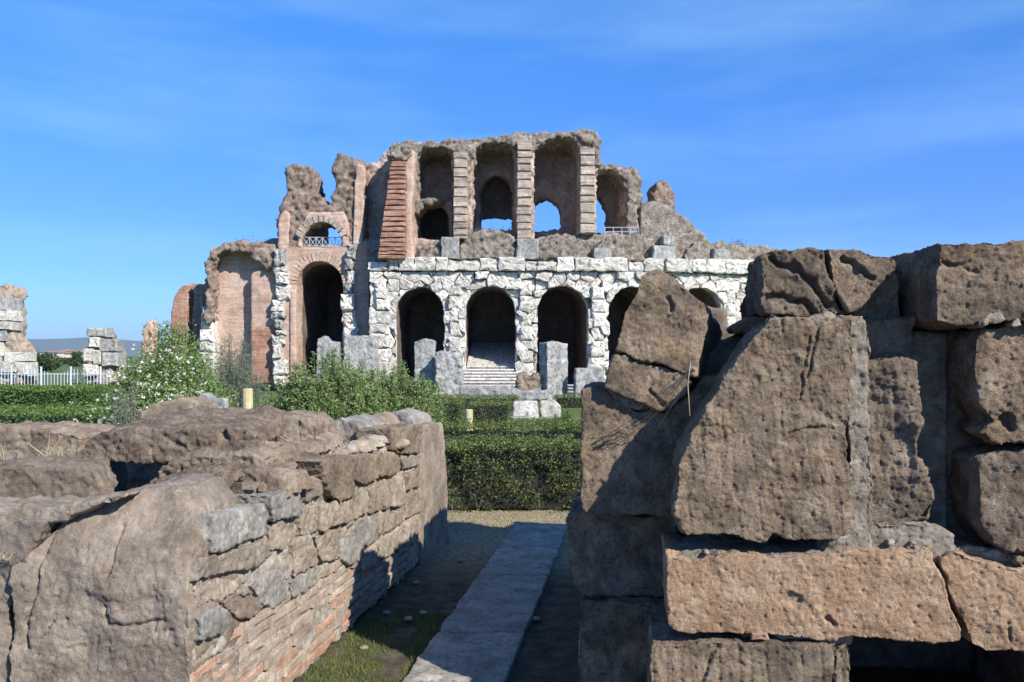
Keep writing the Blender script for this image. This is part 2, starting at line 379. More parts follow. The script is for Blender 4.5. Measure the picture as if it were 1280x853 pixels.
def tube(pts, rad, k=5):
    V, Fc = [], []; pts = [np.array(p, float) for p in pts]
    for i, p in enumerate(pts):
        d = pts[min(i + 1, len(pts) - 1)] - pts[max(i - 1, 0)]; d /= np.linalg.norm(d) + 1e-9
        a = np.cross(d, [0, 0, 1.0] if abs(d[2]) < .9 else [1.0, 0, 0]); a /= np.linalg.norm(a); b = np.cross(d, a)
        r = rad[i] if hasattr(rad, '__len__') else rad
        for j in range(k): V.append(p + r * (math.cos(2 * math.pi * j / k) * a + math.sin(2 * math.pi * j / k) * b))
        if i:
            for j in range(k): q = (j + 1) % k; Fc.append(((i - 1) * k + j, (i - 1) * k + q, i * k + q, i * k + j))
    Fc.append(tuple(range(k))); Fc.append(tuple(range((len(pts) - 1) * k, len(pts) * k)))
    return V, Fc

def join_tubes(lst):
    V, Fc = [], []
    for v, f in lst:
        b = len(V); V += list(v); Fc += [tuple(i + b for i in q) for q in f]
    return V, Fc

def leaves_mesh(P, size, N=None, bias=.5, aspect=.45, fold=.25):
    """one small folded diamond per point"""
    n = len(P); r = np.random.RandomState(n % 9973 + 3)
    nn = r.normal(size=(n, 3)); nn /= np.linalg.norm(nn, axis=1)[:, None]
    if N is not None: nn = nn * (1 - bias) + N * bias; nn /= np.linalg.norm(nn, axis=1)[:, None] + 1e-9
    a = np.cross(nn, r.normal(size=(n, 3))); a /= np.linalg.norm(a, axis=1)[:, None] + 1e-9; b = np.cross(nn, a)
    s = (size * r.uniform(.6, 1.35, n))[:, None]
    V = np.empty((n, 4, 3)); V[:, 0] = P - a * s * .5; V[:, 2] = P + a * s * .5
    V[:, 1] = P + b * s * aspect * .5 + nn * s * fold * .4; V[:, 3] = P - b * s * aspect * .5 + nn * s * fold * .4
    me = bpy.data.meshes.new('leaves'); me.vertices.add(n * 4); me.vertices.foreach_set('co', V.astype(np.float32).ravel())
    i = np.arange(n)[:, None] * 4; idx = np.concatenate([i, i + 1, i + 2, i, i + 2, i + 3], 1).ravel()
    me.loops.add(n * 6); me.loops.foreach_set('vertex_index', idx.astype(np.int32))
    me.polygons.add(n * 2); me.polygons.foreach_set('loop_start', np.arange(0, n * 6, 3, dtype=np.int32))
    me.polygons.foreach_set('loop_total', np.full(n * 2, 3, np.int32)); me.update(calc_edges=True); me.validate()
    return me

def ground_z(x, y):
    y = np.asarray(y, float)
    return np.interp(y, [-50, 9, 42, 5000], [0, 0, -.48, -.48])

# ------------------------------------------------------------------ ground: one sheet to the horizon
def ground():
    ys = np.concatenate([np.linspace(-6, 3, 10), np.arange(3.2, 10, .06), np.arange(10, 60, .8), np.geomspace(60, 9000, 30)])
    xs0 = np.concatenate([-np.geomspace(6000, 3, 40), np.arange(-2.9, 3, .07), np.geomspace(3, 6000, 40)])
    X, Y = np.meshgrid(xs0, ys); P = np.c_[X.ravel(), Y.ravel(), np.zeros(X.size)]
    z = ground_z(P[:, 0], P[:, 1]) + .015 * fbm(P * 2.2, 4) * (P[:, 1] < 60)
    z += np.where((P[:, 1] < 10) & (np.abs(P[:, 0]) < 3), .008 * fbm(P * 14, 3), 0)
    P[:, 2] = z - .01; nx, ny = len(xs0), len(ys)
    Fc = [(j * nx + i, j * nx + i + 1, (j + 1) * nx + i + 1, (j + 1) * nx + i) for j in range(ny - 1) for i in range(nx - 1)]
    o = link('ground', raw(P, Fc), None, None, True); o['kind'] = 'structure'
    m = bpy.data.materials.new('ground'); m.use_nodes = True; nt = m.node_tree; L = nt.links; b = nt.nodes['Principled BSDF']
    b.inputs['Roughness'].default_value = .95; b.inputs['Specular IOR Level'].default_value = .1
    g = _n(nt, 'ShaderNodeNewGeometry'); sx = _n(nt, 'ShaderNodeSeparateXYZ'); L.new(g.outputs['Position'], sx.inputs[0])
    def noise(s, d=6, r=.65):
        n = _n(nt, 'ShaderNodeTexNoise'); n.inputs['Scale'].default_value = s; n.inputs['Detail'].default_value = d; n.inputs['Roughness'].default_value = r
        L.new(g.outputs['Position'], n.inputs['Vector']); return n.outputs[0]
    def ramp(sock, cs):
        r = _n(nt, 'ShaderNodeValToRGB'); e = r.color_ramp.elements; e[0].position = cs[0][0]; e[0].color = (*cs[0][1], 1); e[1].position = cs[-1][0]; e[1].color = (*cs[-1][1], 1)
        for p_, c_ in cs[1:-1]: x = e.new(p_); x.color = (*c_, 1)
        L.new(sock, r.inputs[0]); return r.outputs[0]
    soil = ramp(noise(9), [(.3, (.050, .040, .028)), (.5, (.085, .070, .048)), (.7, (.15, .125, .085))])
    dry = ramp(noise(30), [(.3, (.14, .12, .06)), (.5, (.26, .22, .14)), (.7, (.38, .33, .23))])
    grs = ramp(noise(6), [(.3, (.06, .09, .025)), (.55, (.11, .15, .045)), (.75, (.24, .22, .10))])
    def step(sock, a, b_):
        q = _n(nt, 'ShaderNodeMapRange'); q.interpolation_type = 'SMOOTHSTEP'; L.new(sock, q.inputs[0]); q.inputs[1].default_value = a; q.inputs[2].default_value = b_; return q.outputs[0]
    def mix(f, a, b_):
        q = _n(nt, 'ShaderNodeMixRGB'); L.new(f, q.inputs[0]); L.new(a, q.inputs[1]); L.new(b_, q.inputs[2]); return q.outputs[0]
    c = mix(step(sx.outputs[1], 5.9, 7.6), soil, dry); c = mix(step(sx.outputs[1], 9.5, 12), c, grs)
    L.new(c, b.inputs['Base Color'])
    bu = _n(nt, 'ShaderNodeBump'); bu.inputs['Distance'].default_value = .02; bu.inputs['Strength'].default_value = .6; L.new(noise(40, 8, .7), bu.inputs['Height']); L.new(bu.outputs[0], b.inputs['Normal'])
    o.data.materials.clear(); o.data.materials.append(m)
ground()

# passage direction (towards the gap between the walls)
PA = math.atan(.1415)                                # turned right of straight ahead
def path():
    root = bpy.data.objects.new('path', None); COL.objects.link(root); root.location = (-.3, 4.3, 0); root['kind'] = 'structure'
    wd = .50; s = 2.4; k = 0
    pl = None
    lens = [1.5, 1.15, 1.3, .95, 1.0]
    for ln in lens:
        y0, y1 = s, s + ln - .02
        cxa = lambda y: -.28 + .1415 * (y - 4.31)
        pts = [(cxa(y0) - wd / 2, y0), (cxa(y0) + wd / 2, y0 - .02), (cxa(y1) + wd / 2, y1 - .02), (cxa(y1) - wd / 2, y1)]
        pts = rough_poly(pts, .06, .012, 5, k * 3.3)
        V, Fc = [], []
        n = len(pts)
        tr = tessellate_polygon([[Vector((p[0], p[1], 0)) for p in pts]])
        V = [(p[0], p[1], .026) for p in pts] + [(p[0], p[1], -.08) for p in pts]
        Fc = [tuple(t) for t in tr] + [tuple(i + n for i in t[::-1]) for t in tr] + [(i, (i + 1) % n, (i + 1) % n + n, i + n) for i in range(n)]
        me = voxelize(V, Fc, .012, 2)
        displace(me, lambda co, no: .006 * fbm(co * 7, 4) - .008 * sstep(.3, .7, perlin(co * 18)))
        link('paving_stone', me, M['pathslab'], root, True); s += ln; k += 1
path()

# ------------------------------------------------------------------ right wall of big tufa blocks (faces the camera)
FW = Plane(.67, 3.40, -PA)                           # front plane, square to the passage
def right_wall():
    root = empty('block_wall', (1.2, 3.8, 0), 'tall ruined wall of big brown tufa blocks filling the right foreground', 'wall')
    T, D_, O, G = M['tufa'], M['tufa_dark'], M['tufa_orange'], M['mortar_grey']
    P = FW
    # cap stones
    rock('stone', P, [(956, 318), (985, 308), (1038, 307), (1042, 345), (1066, 392), (1030, 398), (990, 394), (958, 388)], -.10, -.55, D_, root, lump=.022, rough=1.2, smooth=3,
         cracks=[([(968, 318), (1000, 332), (1030, 360), (1045, 378)], .016, .035), ([(958, 372), (985, 368), (1010, 376), (1028, 398)], .02, .04)], label='rugged dark cap stone with deep furrows')
    rock('stone', P, [(1041, 306), (1075, 308), (1128, 318), (1134, 326), (1108, 350), (1082, 386), (1070, 390), (1045, 345)], -.09, -.50, T, root, lump=.016,
         cracks=[([(1062, 318), (1078, 334), (1098, 346)], .012, .03)])
    rock('stone', P, [(1082, 345), (1140, 322), (1150, 408), (1080, 402)], -.20, -.55, D_, root, lump=.02)
    rock('stone', P, [(1168, 306), (1300, 302), (1460, 300), (1460, 404), (1235, 404), (1200, 410), (1166, 404), (1160, 360)], .06, -.55, T, root, lump=.016, groove=.0, shear=(-.03, 0),
         cracks=[([(1168, 326), (1215, 344)], .010, .016)], label='large squared cap stone at the right end of the wall')
    # big block and its neighbours
    rock('stone', P, [(960, 402), (1005, 398), (1064, 395), (1066, 440), (1060, 520), (1059, 600), (1060, 664), (1038, 674), (985, 672), (968, 662), (955, 676), (900, 668), (851, 664), (843, 640), (848, 572), (868, 535), (905, 470), (925, 440)],
         .03, -.34, T, root, voxel=.0050, groove=.0035, gfreq=38, lump=.008, rough=1.1, pit=.0045, smooth=1,
         cracks=[([(1023, 410), (1010, 470)], .006, .014), ([(900, 440), (882, 500)], .006, .014), ([(985, 540), (1030, 532)], .006, .012), ([(1012, 420), (1004, 460), (998, 500)], .006, .012)],
         label='largest block, its face scored by vertical tool marks and its left edge slanting')
    rock('mortar_joint', P, [(1056, 394), (1080, 397), (1092, 440), (1084, 470), (1086, 560), (1092, 600), (1088, 690), (1056, 690), (1058, 560)], .018, -.3, G, root, amp=.012, lump=.015)
    rock('stone', P, [(1080, 456), (1120, 452), (1148, 454), (1152, 500), (1150, 560), (1158, 600), (1172, 620), (1168, 658), (1120, 662), (1078, 660), (1082, 560), (1072, 480)], -.015, -.35, D_, root, lump=.024, rough=1.4, groove=.006,
         label='narrow weathered stone between the largest block and the deep channel')
    rock('stone', P, [(1080, 395), (1160, 395), (1160, 455), (1078, 458)], -.14, -.45, D_, root, lump=.02)
    rock('stone', P, [(1225, 410), (1300, 402), (1460, 398), (1460, 560), (1290, 556), (1240, 556), (1222, 540), (1240, 528), (1222, 500), (1214, 470), (1216, 425)], .02, -.45, T, root, lump=.014, rough=1.0,
         cracks=[([(1255, 520), (1262, 535)], .02, .04)])
    rock('stone', P, [(1220, 572), (1255, 562), (1460, 560), (1460, 690), (1290, 692), (1240, 680), (1226, 660), (1218, 610)], .03, -.45, D_, root, lump=.015, rough=1.1)
    for (x, y, a) in ((1236, 396, 13), (1262, 404, 9), (1222, 404, 7), (1276, 398, 8)):
        rock('pebble', P, [(x - a, y + a * .5), (x - a * .6, y - a * .5), (x + a * .5, y - a * .7), (x + a, y + a * .4), (x, y + a * .8)], .06, -.10, G, root, amp=.004, lump=.008)
    rock('mortar_joint', P, [(962, 402), (985, 394), (1010, 398), (1040, 393), (1068, 396), (1066, 404), (965, 410)], -.03, -.3, G, root, amp=.012, lump=.02, rough=1.4)
    # mortar bed and lower courses
    rock('mortar_joint', P, [(846, 694), (900, 690), (960, 693), (1030, 686), (1040, 664), (1090, 652), (1160, 654), (1190, 668), (1184, 700), (846, 702)], .015, -.3, G, root, amp=.012, lump=.02)
    rock('mortar_joint', P, [(1165, 690), (1215, 683), (1300, 700), (1460, 705), (1460, 720), (1165, 720)], -.03, -.3, G, root, amp=.012, lump=.02)
    rock('stone', P, [(832, 688), (862, 696), (905, 690), (960, 695), (1030, 690), (1060, 682), (1110, 684), (1158, 680), (1163, 705), (1180, 750), (1195, 780), (1194, 796), (1150, 797), (1060, 790), (1035, 795), (985, 788), (852, 784), (836, 776)],
         .07, -.40, O, root, voxel=.0052, lump=.010, rough=.8, cracks=[([(984, 742), (990, 744)], .035, .015), ([(1030, 765), (1036, 776)], .010, .02)], label='long orange tufa block below the largest block')
    rock('stone', P, [(1167, 690), (1185, 682), (1215, 694), (1250, 704), (1300, 712), (1460, 716), (1460, 812), (1300, 808), (1225, 806), (1208, 800), (1196, 778), (1182, 745)], .065, -.40, O, root, lump=.012,
         cracks=[([(1252, 772), (1254, 795)], .006, .015)], label='orange tufa block right of the diagonal joint')
    rock('stone', P, [(815, 798), (870, 793), (935, 795), (1035, 797), (1036, 960), (808, 960), (811, 860)], .09, -.35, T, root, groove=.006, gfreq=60, lump=.008, rough=.9,
         cracks=[([(893, 797), (875, 850)], .006, .015)], label='lower block with close vertical tool marks')
    rock('stone', P, [(1037, 802), (1055, 800), (1056, 960), (1037, 960)], .085, -.30, T, root, groove=.008, lump=.015)
    rock('mortar_joint', P, [(925, 782), (1060, 784), (1060, 802), (925, 802)], .02, -.3, G, root, lump=.015)
    # stones under the opening, off the bottom of the frame, and at the right end
    rock('stone', P, [(1056, 960), (1460, 960), (1460, 1120), (1056, 1120)], .05, -.4, T, root, voxel=.014)
    rock('stone', P, [(800, 962), (1054, 962), (1054, 1120), (800, 1120)], .07, -.4, D_, root, voxel=.014)
    rc = random.Random(5)
    for k in range(15):
        t = rc.random(); x, y, f0 = [(850 + 310 * t, 685 + rc.uniform(-6, 8), .0), (1060 + 100 * t, 684 + rc.uniform(-8, 3), .012), (930 + 120 * t, 789 + rc.uniform(-3, 5), .05), (965 + 100 * t, 398 + rc.uniform(-4, 5), -.02), (1170 + 120 * t, 690 + 14 * t + rc.uniform(-6, 6), .02)][k % 5]
        a = rc.uniform(3, 8)
        rock('mortar_crumb', P, [(x - a, y + a * .4), (x - a * .7, y - a * .4), (x + a * .3, y - a * .6), (x + a, y - a * .1), (x + a * .5, y + a * .6)], f0 + .03, f0 - .06, rc.choice([G, G, M['mortar'], T]), root, voxel=.006, amp=.004, lump=.006, smooth=1)
    chunk('brick_chip', P, P.poly([(935, 793), (936, 785), (955, 784), (958, 792)]), .075, -.05, M['orangebrick'], root, jit=.003, bevel=.006, bulge=.0, step=.03)
    # recessed left part, two thin courses behind the front plane
    Q = Plane(.48, 3.80, -PA)
    rock('stone', Q, [(800, 350), (812, 342), (822, 339), (834, 346), (862, 370), (885, 388), (882, 402), (876, 440), (868, 470), (852, 464), (826, 455), (793, 449), (778, 441), (766, 440), (780, 400)],
         .12, -.38, T, root, lump=.014, rough=.9, shear=(.10, -.08), cracks=[([(833, 376), (836, 390)], .014, .02)], label='pointed slab standing up at the left end, the peak of the wall')
    rock('stone', Q, [(766, 444), (780, 444), (793, 452), (826, 459), (852, 468), (864, 476), (842, 506), (828, 514), (790, 498), (756, 484)], .105, -.4, M['tufa'], root, lump=.010, rough=.8,
         cracks=[([(812, 486), (830, 505)], .008, .02)])
    rock('mortar_joint', Q, [(756, 484), (790, 488), (828, 506), (824, 512), (796, 512), (770, 500)], .055, -.3, M['tufa_grey'], root, lump=.006)
    rock('stone', Q, [(728, 487), (745, 482), (758, 485), (772, 500), (796, 513), (828, 514), (842, 508), (880, 470), (900, 470), (900, 640), (860, 646), (770, 642), (738, 643), (727, 630), (726, 560)],
         .055, -.62, T, root, voxel=.0065, lump=.010, rough=.9, label='smooth upright block at the left end, crossed by a slanting shadow')
    rock('stone', Q, [(880, 440), (915, 425), (945, 410), (965, 412), (960, 470), (900, 478), (876, 470)], -.10, -.55, D_, root, lump=.018)
    rock('stone', Q, [(914, 408), (934, 398), (958, 394), (962, 412), (920, 416)], -.05, -.35, O, root, lump=.012)
    rock('stone', Q, [(708, 645), (735, 640), (800, 648), (850, 650), (850, 750), (735, 748), (718, 735), (706, 700)], -.06, -.70, D_, root, lump=.02)
    rock('stone', Q, [(724, 756), (780, 750), (850, 752), (850, 1010), (722, 1010)], .03, -.70, T, root, lump=.018, groove=.004)
    # inner masonry behind the joints, and the passage side running back along the path
    rock('wall_core', P, [(890, 560), (960, 430), (1140, 412), (1460, 400), (1460, 800), (1058, 800), (1058, 1120), (880, 1120), (880, 600)], -.27, -.62, M['tufa_dark'], root, voxel=.018, lump=.02)
    rock('wall_core', P, [(1052, 800), (1064, 800), (1064, 960), (1052, 960)], .0, -.62, M['tufa_dark'], root, voxel=.012)
    rock('wall_core', P, [(1150, 412), (1215, 412), (1215, 700), (1150, 700)], -.25, -.5, M['mortar_grey'], root, voxel=.012, lump=.01, rough=.5)
    # mostly unseen rear masonry, shaped to shadow the passage and darken the opening
    def uvbox(x0, x1, z0, z1): return box_poly(x0, x1, z0, z1)
    B = Plane(.56, 4.45, -PA)
    for (x0, x1, z0, z1, d0, d1) in ((.0, .9, 0, .62, 0, .9), (.02, .9, .64, 1.25, 0, .75), (.05, .85, 1.27, 1.74, 0, .7), (.62, 2.9, .80, 1.70, -.62, .8), (.3, 2.9, -.1, .82, .30, .9), (1.75, 2.9, -.1, .78, -.7, .28),
                                     (.10, 1.0, 0, .7, .92, 2.2), (.12, 1.0, .72, 1.3, .80, 2.2), (.18, .58, 1.32, 1.88, .75, 2.2), (.58, 1.0, 1.32, 1.70, .75, 2.2), (1.02, 3.2, 0, 1.95, .95, 2.2)):
        rock('stone', B, uvbox(x0, x1, z0, z1), -d0, -d1, M['tufa_dark'], root, voxel=.022, lump=.03, uv=True)
    # dry root hanging over the slanted edge
    tw = []
    for k in range(9):
        r0 = random.Random(k); a = P.at(*P.uv(866 + r0.uniform(-6, 4), 455 + r0.uniform(-3, 8)), .0)
        b = Q.at(*Q.uv(806 + r0.uniform(-12, 16), 530 + r0.uniform(-22, 14)), .06)
        mid = (a + b) / 2 + np.array([r0.uniform(-.02, .03), -.03, r0.uniform(-.02, .03)])
        tw.append(tube([a, (a + mid) / 2 + .006, mid, b], [.0026, .0020, .0016, .0008], 4))
    tw.append(tube([P.at(*P.uv(860, 455), .03), P.at(*P.uv(862, 452), .05), P.at(*P.uv(859, 480), .03), P.at(*P.uv(862, 520), .02)], [.003, .003, .0022, .001], 4))
    V, Fc = join_tubes(tw); o = link('dry_root', raw(V, Fc), M['twig']); tag(o, 'pale dry root fibres hanging beside the pointed slab of the tall block wall', 'root')
right_wall()

# ------------------------------------------------------------------ left wall
LF = Plane(-1.21, 3.28, math.pi / 2 - PA, 1)          # face along the passage, normal towards the path
def left_wall():
    root = empty('rubble_wall', (-1.9, 5.0, 0), 'low ruined wall of grey brown stones over brick courses left of the path', 'wall')
    G, S_, RB, BG = M['tufa_grey'], M['slab'], M['rubble'], M['bluegrey']
    FR = Plane(-1.21, 3.28, -PA)
    # broad slab facing the camera
    rock('stone', FR, [(12, 712), (48, 668), (62, 640), (110, 626), (160, 614), (188, 622), (214, 648), (230, 688), (237, 760), (236, 1000), (0, 1000), (14, 800)], .0, -.42, S_, root, voxel=.0085, lump=.013, rough=.85, smooth=2, ledge=.004,
         cracks=[([(52, 655), (40, 745), (28, 780), (30, 812)], .010, .022), ([(136, 662), (132, 720)], .009, .014), ([(128, 760), (132, 782), (180, 782), (205, 775)], .008, .020), ([(48, 800), (62, 780), (78, 778)], .006, .012), ([(78, 815), (120, 805)], .005, .008)],
         post=lean_back(FR, .70, .20, 1.06), label='broad smooth slab with fine cracks at the near end of the wall')
    rock('stone', FR, [(-160, 700), (-40, 660), (8, 655), (50, 655), (42, 675), (8, 714), (6, 800), (-4, 1000), (-160, 1000)], -.03, -.42, S_, root, voxel=.010, lump=.022)
    rock('stone', FR, [(-160, 632), (-40, 640), (20, 638), (60, 640), (100, 628), (150, 620), (60, 655), (0, 664), (-160, 700)], -.05, -.40, RB, root, voxel=.010, lump=.02)
    # stone lying behind, left
    A = Plane(-1.9, 3.72, -PA)
    rock('stone', A, [(-160, 598), (-40, 592), (40, 582), (108, 584), (120, 592), (134, 616), (126, 632), (60, 640), (-160, 646)], 0, -.40, G, root, voxel=.010, lump=.016, smooth=2, ledge=.010, shear=(-.20, .0))
    B = Plane(-2.4, 5.1, -PA)
    rock('stone', B, [(-200, 545), (-60, 538), (30, 534), (80, 540), (100, 548), (92, 572), (40, 576), (-200, 586)], 0, -.5, G, root, voxel=.012, lump=.016, ledge=.014, smooth=1)
    rock('stone', B, [(-200, 586), (100, 574), (100, 700), (-200, 700)], -.03, -.5, M['mortar'], root, voxel=.02, lump=.02)
    # big slab roofing the hole
    C_ = Plane(-1.9, 4.55, -PA)
    rock('stone', C_, [(86, 574), (110, 552), (128, 540), (180, 536), (250, 538), (300, 534), (328, 545), (332, 560), (290, 574), (205, 579), (150, 579)], 0, -1.25, M['tufa_dark'], root, voxel=.009, lump=.016, rough=.85, smooth=2, ledge=.014, shear=(-.36, .03),
         cracks=[([(275, 535), (282, 548)], .03, .03), ([(205, 545), (230, 560)], .014, .02)], label='big dark slab bridging the black hole')
    C2 = Plane(-1.6, 5.3, -PA)
    rock('stone', C2, [(322, 530), (360, 521), (392, 522), (402, 530), (404, 552), (380, 562), (330, 560)], .1, -.5, G, root, voxel=.011, lump=.016, ledge=.014, shear=(-.1, .0))
    rock('stone', C2, [(262, 534), (300, 526), (325, 530), (328, 552), (270, 556)], .35, -.4, M['tufa_dark'], root, voxel=.011, lump=.016, ledge=.014, shear=(-.1, .0))
    # inner stones behind the face
    E = Plane(-1.6, 3.98, -PA)
    rock('stone', E, [(181, 608), (196, 598), (240, 597), (278, 594), (285, 606), (272, 640), (240, 642), (205, 638), (183, 630)], 0, -.40, M['tufa_dark'], root, voxel=.008, lump=.016, rough=1.6, smooth=1, ledge=.02, shear=(.02, .03))
    E2 = Plane(-1.5, 4.3, -PA)
    rock('stone', E2, [(196, 586), (230, 572), (290, 566), (328, 572), (336, 600), (300, 612), (200, 610)], 0, -.35, G, root, voxel=.009, lump=.016, rough=1.4, smooth=1, ledge=.016, shear=(.03, .02))
    rock('stone', E2, [(300, 590), (330, 582), (372, 590), (380, 616), (352, 624), (300, 626)], .16, -.14, G, root, voxel=.009, lump=.018, ledge=.014, smooth=1)
    for k, (x, y, a, Y, m) in enumerate([(350, 566, 20, 4.8, G), (392, 556, 22, 5.2, RB), (372, 580, 18, 4.7, M['tufa_dark']), (432, 538, 26, 6.0, BG), (408, 550, 16, 5.6, RB), (462, 552, 11, 5.8, M['mortar']),
                                         (445, 557, 13, 5.6, RB), (478, 548, 12, 6.2, M['mortar']), (425, 566, 12, 5.3, RB), (470, 530, 18, 6.6, G), (500, 526, 22, 7.0, BG), (436, 560, 9, 5.4, M['mortar']),
                                         (455, 562, 8, 5.5, M['mortar']), (315, 600, 12, 4.4, RB), (160, 626, 10, 3.7, RB), (345, 600, 14, 4.45, RB), (490, 556, 9, 6.0, RB)]):
        pl = Plane((x - CX) / F * Y, Y, -PA + random.uniform(-.5, .5))
        rock('stone', pl, [(x - a, y + a * .5), (x - a * .8, y - a * .3), (x - a * .1, y - a * .6), (x + a * .7, y - a * .4), (x + a, y + a * .3), (x + a * .3, y + a * .7)], .05, -.05 - a * .012, m, root, voxel=.010, lump=.018, smooth=4)
    # stones of the long face
    W1 = [([(262, 643), (300, 637), (326, 628), (328, 668), (285, 682), (262, 689), (257, 675)], BG, .030), ([(327, 619), (364, 613), (365, 642), (331, 652)], BG, .05),
          ([(367, 606), (385, 597), (398, 598), (400, 619), (368, 631)], RB, .02), ([(389, 576), (410, 570), (432, 571), (433, 621), (415, 627), (403, 620)], G, .055),
          ([(434, 570), (465, 567), (466, 598), (450, 607), (436, 602)], G, .04), ([(467, 565), (494, 567), (496, 589), (480, 597), (467, 596)], G, .035),
          ([(480, 537), (505, 531), (520, 531), (521, 566), (496, 569), (482, 562)], G, .05), ([(497, 571), (521, 568), (521, 582), (500, 587)], RB, .03),
          ([(243, 697), (290, 686), (327, 673), (332, 695), (305, 711), (237, 727)], RB, .03), ([(331, 655), (346, 651), (358, 662), (366, 672), (350, 687), (335, 690)], RB, .02),
          ([(367, 637), (391, 630), (393, 665), (372, 671)], RB, .025), ([(394, 631), (430, 624), (431, 651), (394, 665)], RB, .04), ([(432, 616), (455, 609), (456, 640), (434, 654)], RB, .03),
          ([(457, 609), (473, 602), (474, 639), (459, 642)], RB, .03), ([(475, 600), (500, 594), (501, 631), (476, 637)], RB, .035), ([(502, 593), (521, 585), (521, 610), (503, 615)], G, .03),
          ([(239, 732), (265, 724), (292, 721), (296, 735), (270, 748), (240, 762)], RB, .02), ([(238, 772), (250, 760), (264, 758), (277, 776), (268, 792), (240, 804)], BG, .045),
          ([(266, 753), (285, 746), (307, 745), (324, 757), (313, 771), (290, 775)], G, .03), ([(308, 732), (338, 711), (356, 722), (352, 748), (336, 761), (318, 753)], BG, .03),
          ([(358, 726), (389, 709), (392, 730), (361, 748)], BG, .03), ([(421, 674), (436, 669), (446, 677), (447, 696), (431, 708), (421, 700)], BG, .04),
          ([(442, 657), (455, 650), (466, 655), (466, 674), (452, 684), (441, 675)], BG, .04), ([(468, 650), (500, 636), (501, 654), (470, 671)], RB, .03),
          ([(360, 677), (385, 668), (395, 704), (363, 721)], RB, .025), ([(387, 671), (418, 661), (420, 699), (397, 704)], RB, .03), ([(503, 618), (521, 613), (521, 640), (503, 650)], RB, .03),
          ([(468, 675), (500, 658), (500, 685), (470, 702)], RB, .03), ([(502, 655), (521, 645), (521, 675), (503, 686)], RB, .03), ([(449, 690), (466, 680), (467, 705), (450, 715)], RB, .03),
          ([(298, 722), (310, 716), (306, 730), (296, 733)], RB, .01), ([(240, 810), (262, 798), (280, 796), (276, 812), (240, 830)], M['mortar'], .01), ([(394, 708), (420, 704), (418, 716), (394, 727)], RB, .015),
          ([(292, 740), (306, 733), (312, 742), (296, 744)], RB, .02), ([(422, 655), (440, 648), (440, 655), (422, 668)], RB, .015)]
    for px, m, off in W1:
        rock('stone', LF, px, off, -.20, m, root, voxel=.008 if px[0][0] < 400 else .011, lump=.012, rough=1.1, amp=.007, smooth=2, ledge=.005)
    rock('stone', LF, [(523, 534), (536, 528), (549, 527), (553, 560), (558, 695), (546, 705), (522, 722), (521, 600)], .03, -.55, S_, root, voxel=.012, lump=.012, rough=.6, smooth=4, label='tall smooth stone ending the wall beside the hedge')
    # masonry behind
    L0 = 4.3
    core = [(.36, 0), (L0 - .05, 0), (L0 - .05, .99), (L0 - 1.6, .97), (1.6, .97), (.9, .93), (.5, .92), (.36, .92)]
    me_items = [(LF, [rough_poly(core, .1, .02, 4)], -.004, -.62)]
    def cf(co, no): return .022 * fbm(co * 9, 4) + .008 * fbm(co * 40, 3)
    multi('wall_core', me_items, .014, cf, M['mortar'], root)
    multi('wall_core', [(FR, [FR.poly([(-200, 735), (226, 735), (226, 1020), (-200, 1020)])], -.34, -.75), (B, [box_poly(-1.2, .95, 0, .92)], -.9, -1.7)], .025, cf, M['mortar'], root)
    r1 = random.Random(9)
    for k in range(130):
        u = r1.uniform(.7, 4.15); off = r1.uniform(-.62, -.06); sz = r1.uniform(.014, .045) * (1 + .4 * (k % 7 == 0)); zb_ = .985 if u < 3.2 else 1.0
        chunk('rubble_stone', LF, box_poly(u - sz, u + sz, zb_ - .01 + r1.uniform(-.02, .02), zb_ + sz * 1.1), off + sz, off - sz, r1.choice([RB, G, M['mortar'], RB, M['tufa_dark']]), root, jit=sz * .25, bevel=sz * .35, bulge=sz * .1, step=sz)
    # brick courses
    z = .03; row = 0
    while z < .43:
        u = -.16 * (row % 2) + .02
        while u < L0 - .1:
            ln = random.uniform(.20, .33); a, b = max(u, .02), min(u + ln, L0 - .1)
            if b - a > .06 and random.random() > .04:
                h = .043 + random.uniform(-.004, .004); zz = z + .006 * math.sin(u * 3 + row)
                chunk('brick', LF, box_poly(a, b, zz, zz + h), .010 + random.uniform(-.008, .010), -.08, M['orangebrick'] if random.random() < .34 else M['brick'], root, jit=.004, bevel=.008, bulge=.001, step=.12)
            u += ln + .014
        z += .056; row += 1
    return root
left_wall()

# ------------------------------------------------------------------ amphitheatre
D0 = 50.0; AP = Plane(0, D0, 0)
def bend(V):
    """the outer wall curves away to the right of X = 2.8"""
    V = np.array(V, float); x = V[:, 0]; k = .032; s = np.maximum(x - 2.77, 0); dep = V[:, 1] - D0; th = k * s
    cx = 2.77 + np.sin(th) / k; cy = D0 + (1 - np.cos(th)) / k
    X = np.where(s > 0, cx - np.sin(th) * dep, x); Y = np.where(s > 0, cy + np.cos(th) * dep, V[:, 1])
    return np.c_[X, Y, V[:, 2]]
def ap(pts): return AP.poly(pts)
ARCX = [-5.23, -1.22, 2.86, 6.91, 10.96, 15.01, 19.06]; AR, AZC, GZ = 1.40, 4.15, -.48
AW = [1.34, 1.40, 1.42, 1.40, 1.40, 1.38, 1.4]

def arch_loop(cx, r, zc, z0, n=14):
    return [(cx - r, z0), (cx - r, zc)] + [(cx + r * math.cos(math.pi - math.pi * i / n), zc + r * math.sin(math.pi * i / n)) for i in range(1, n)] + [(cx + r, zc), (cx + r, z0)]

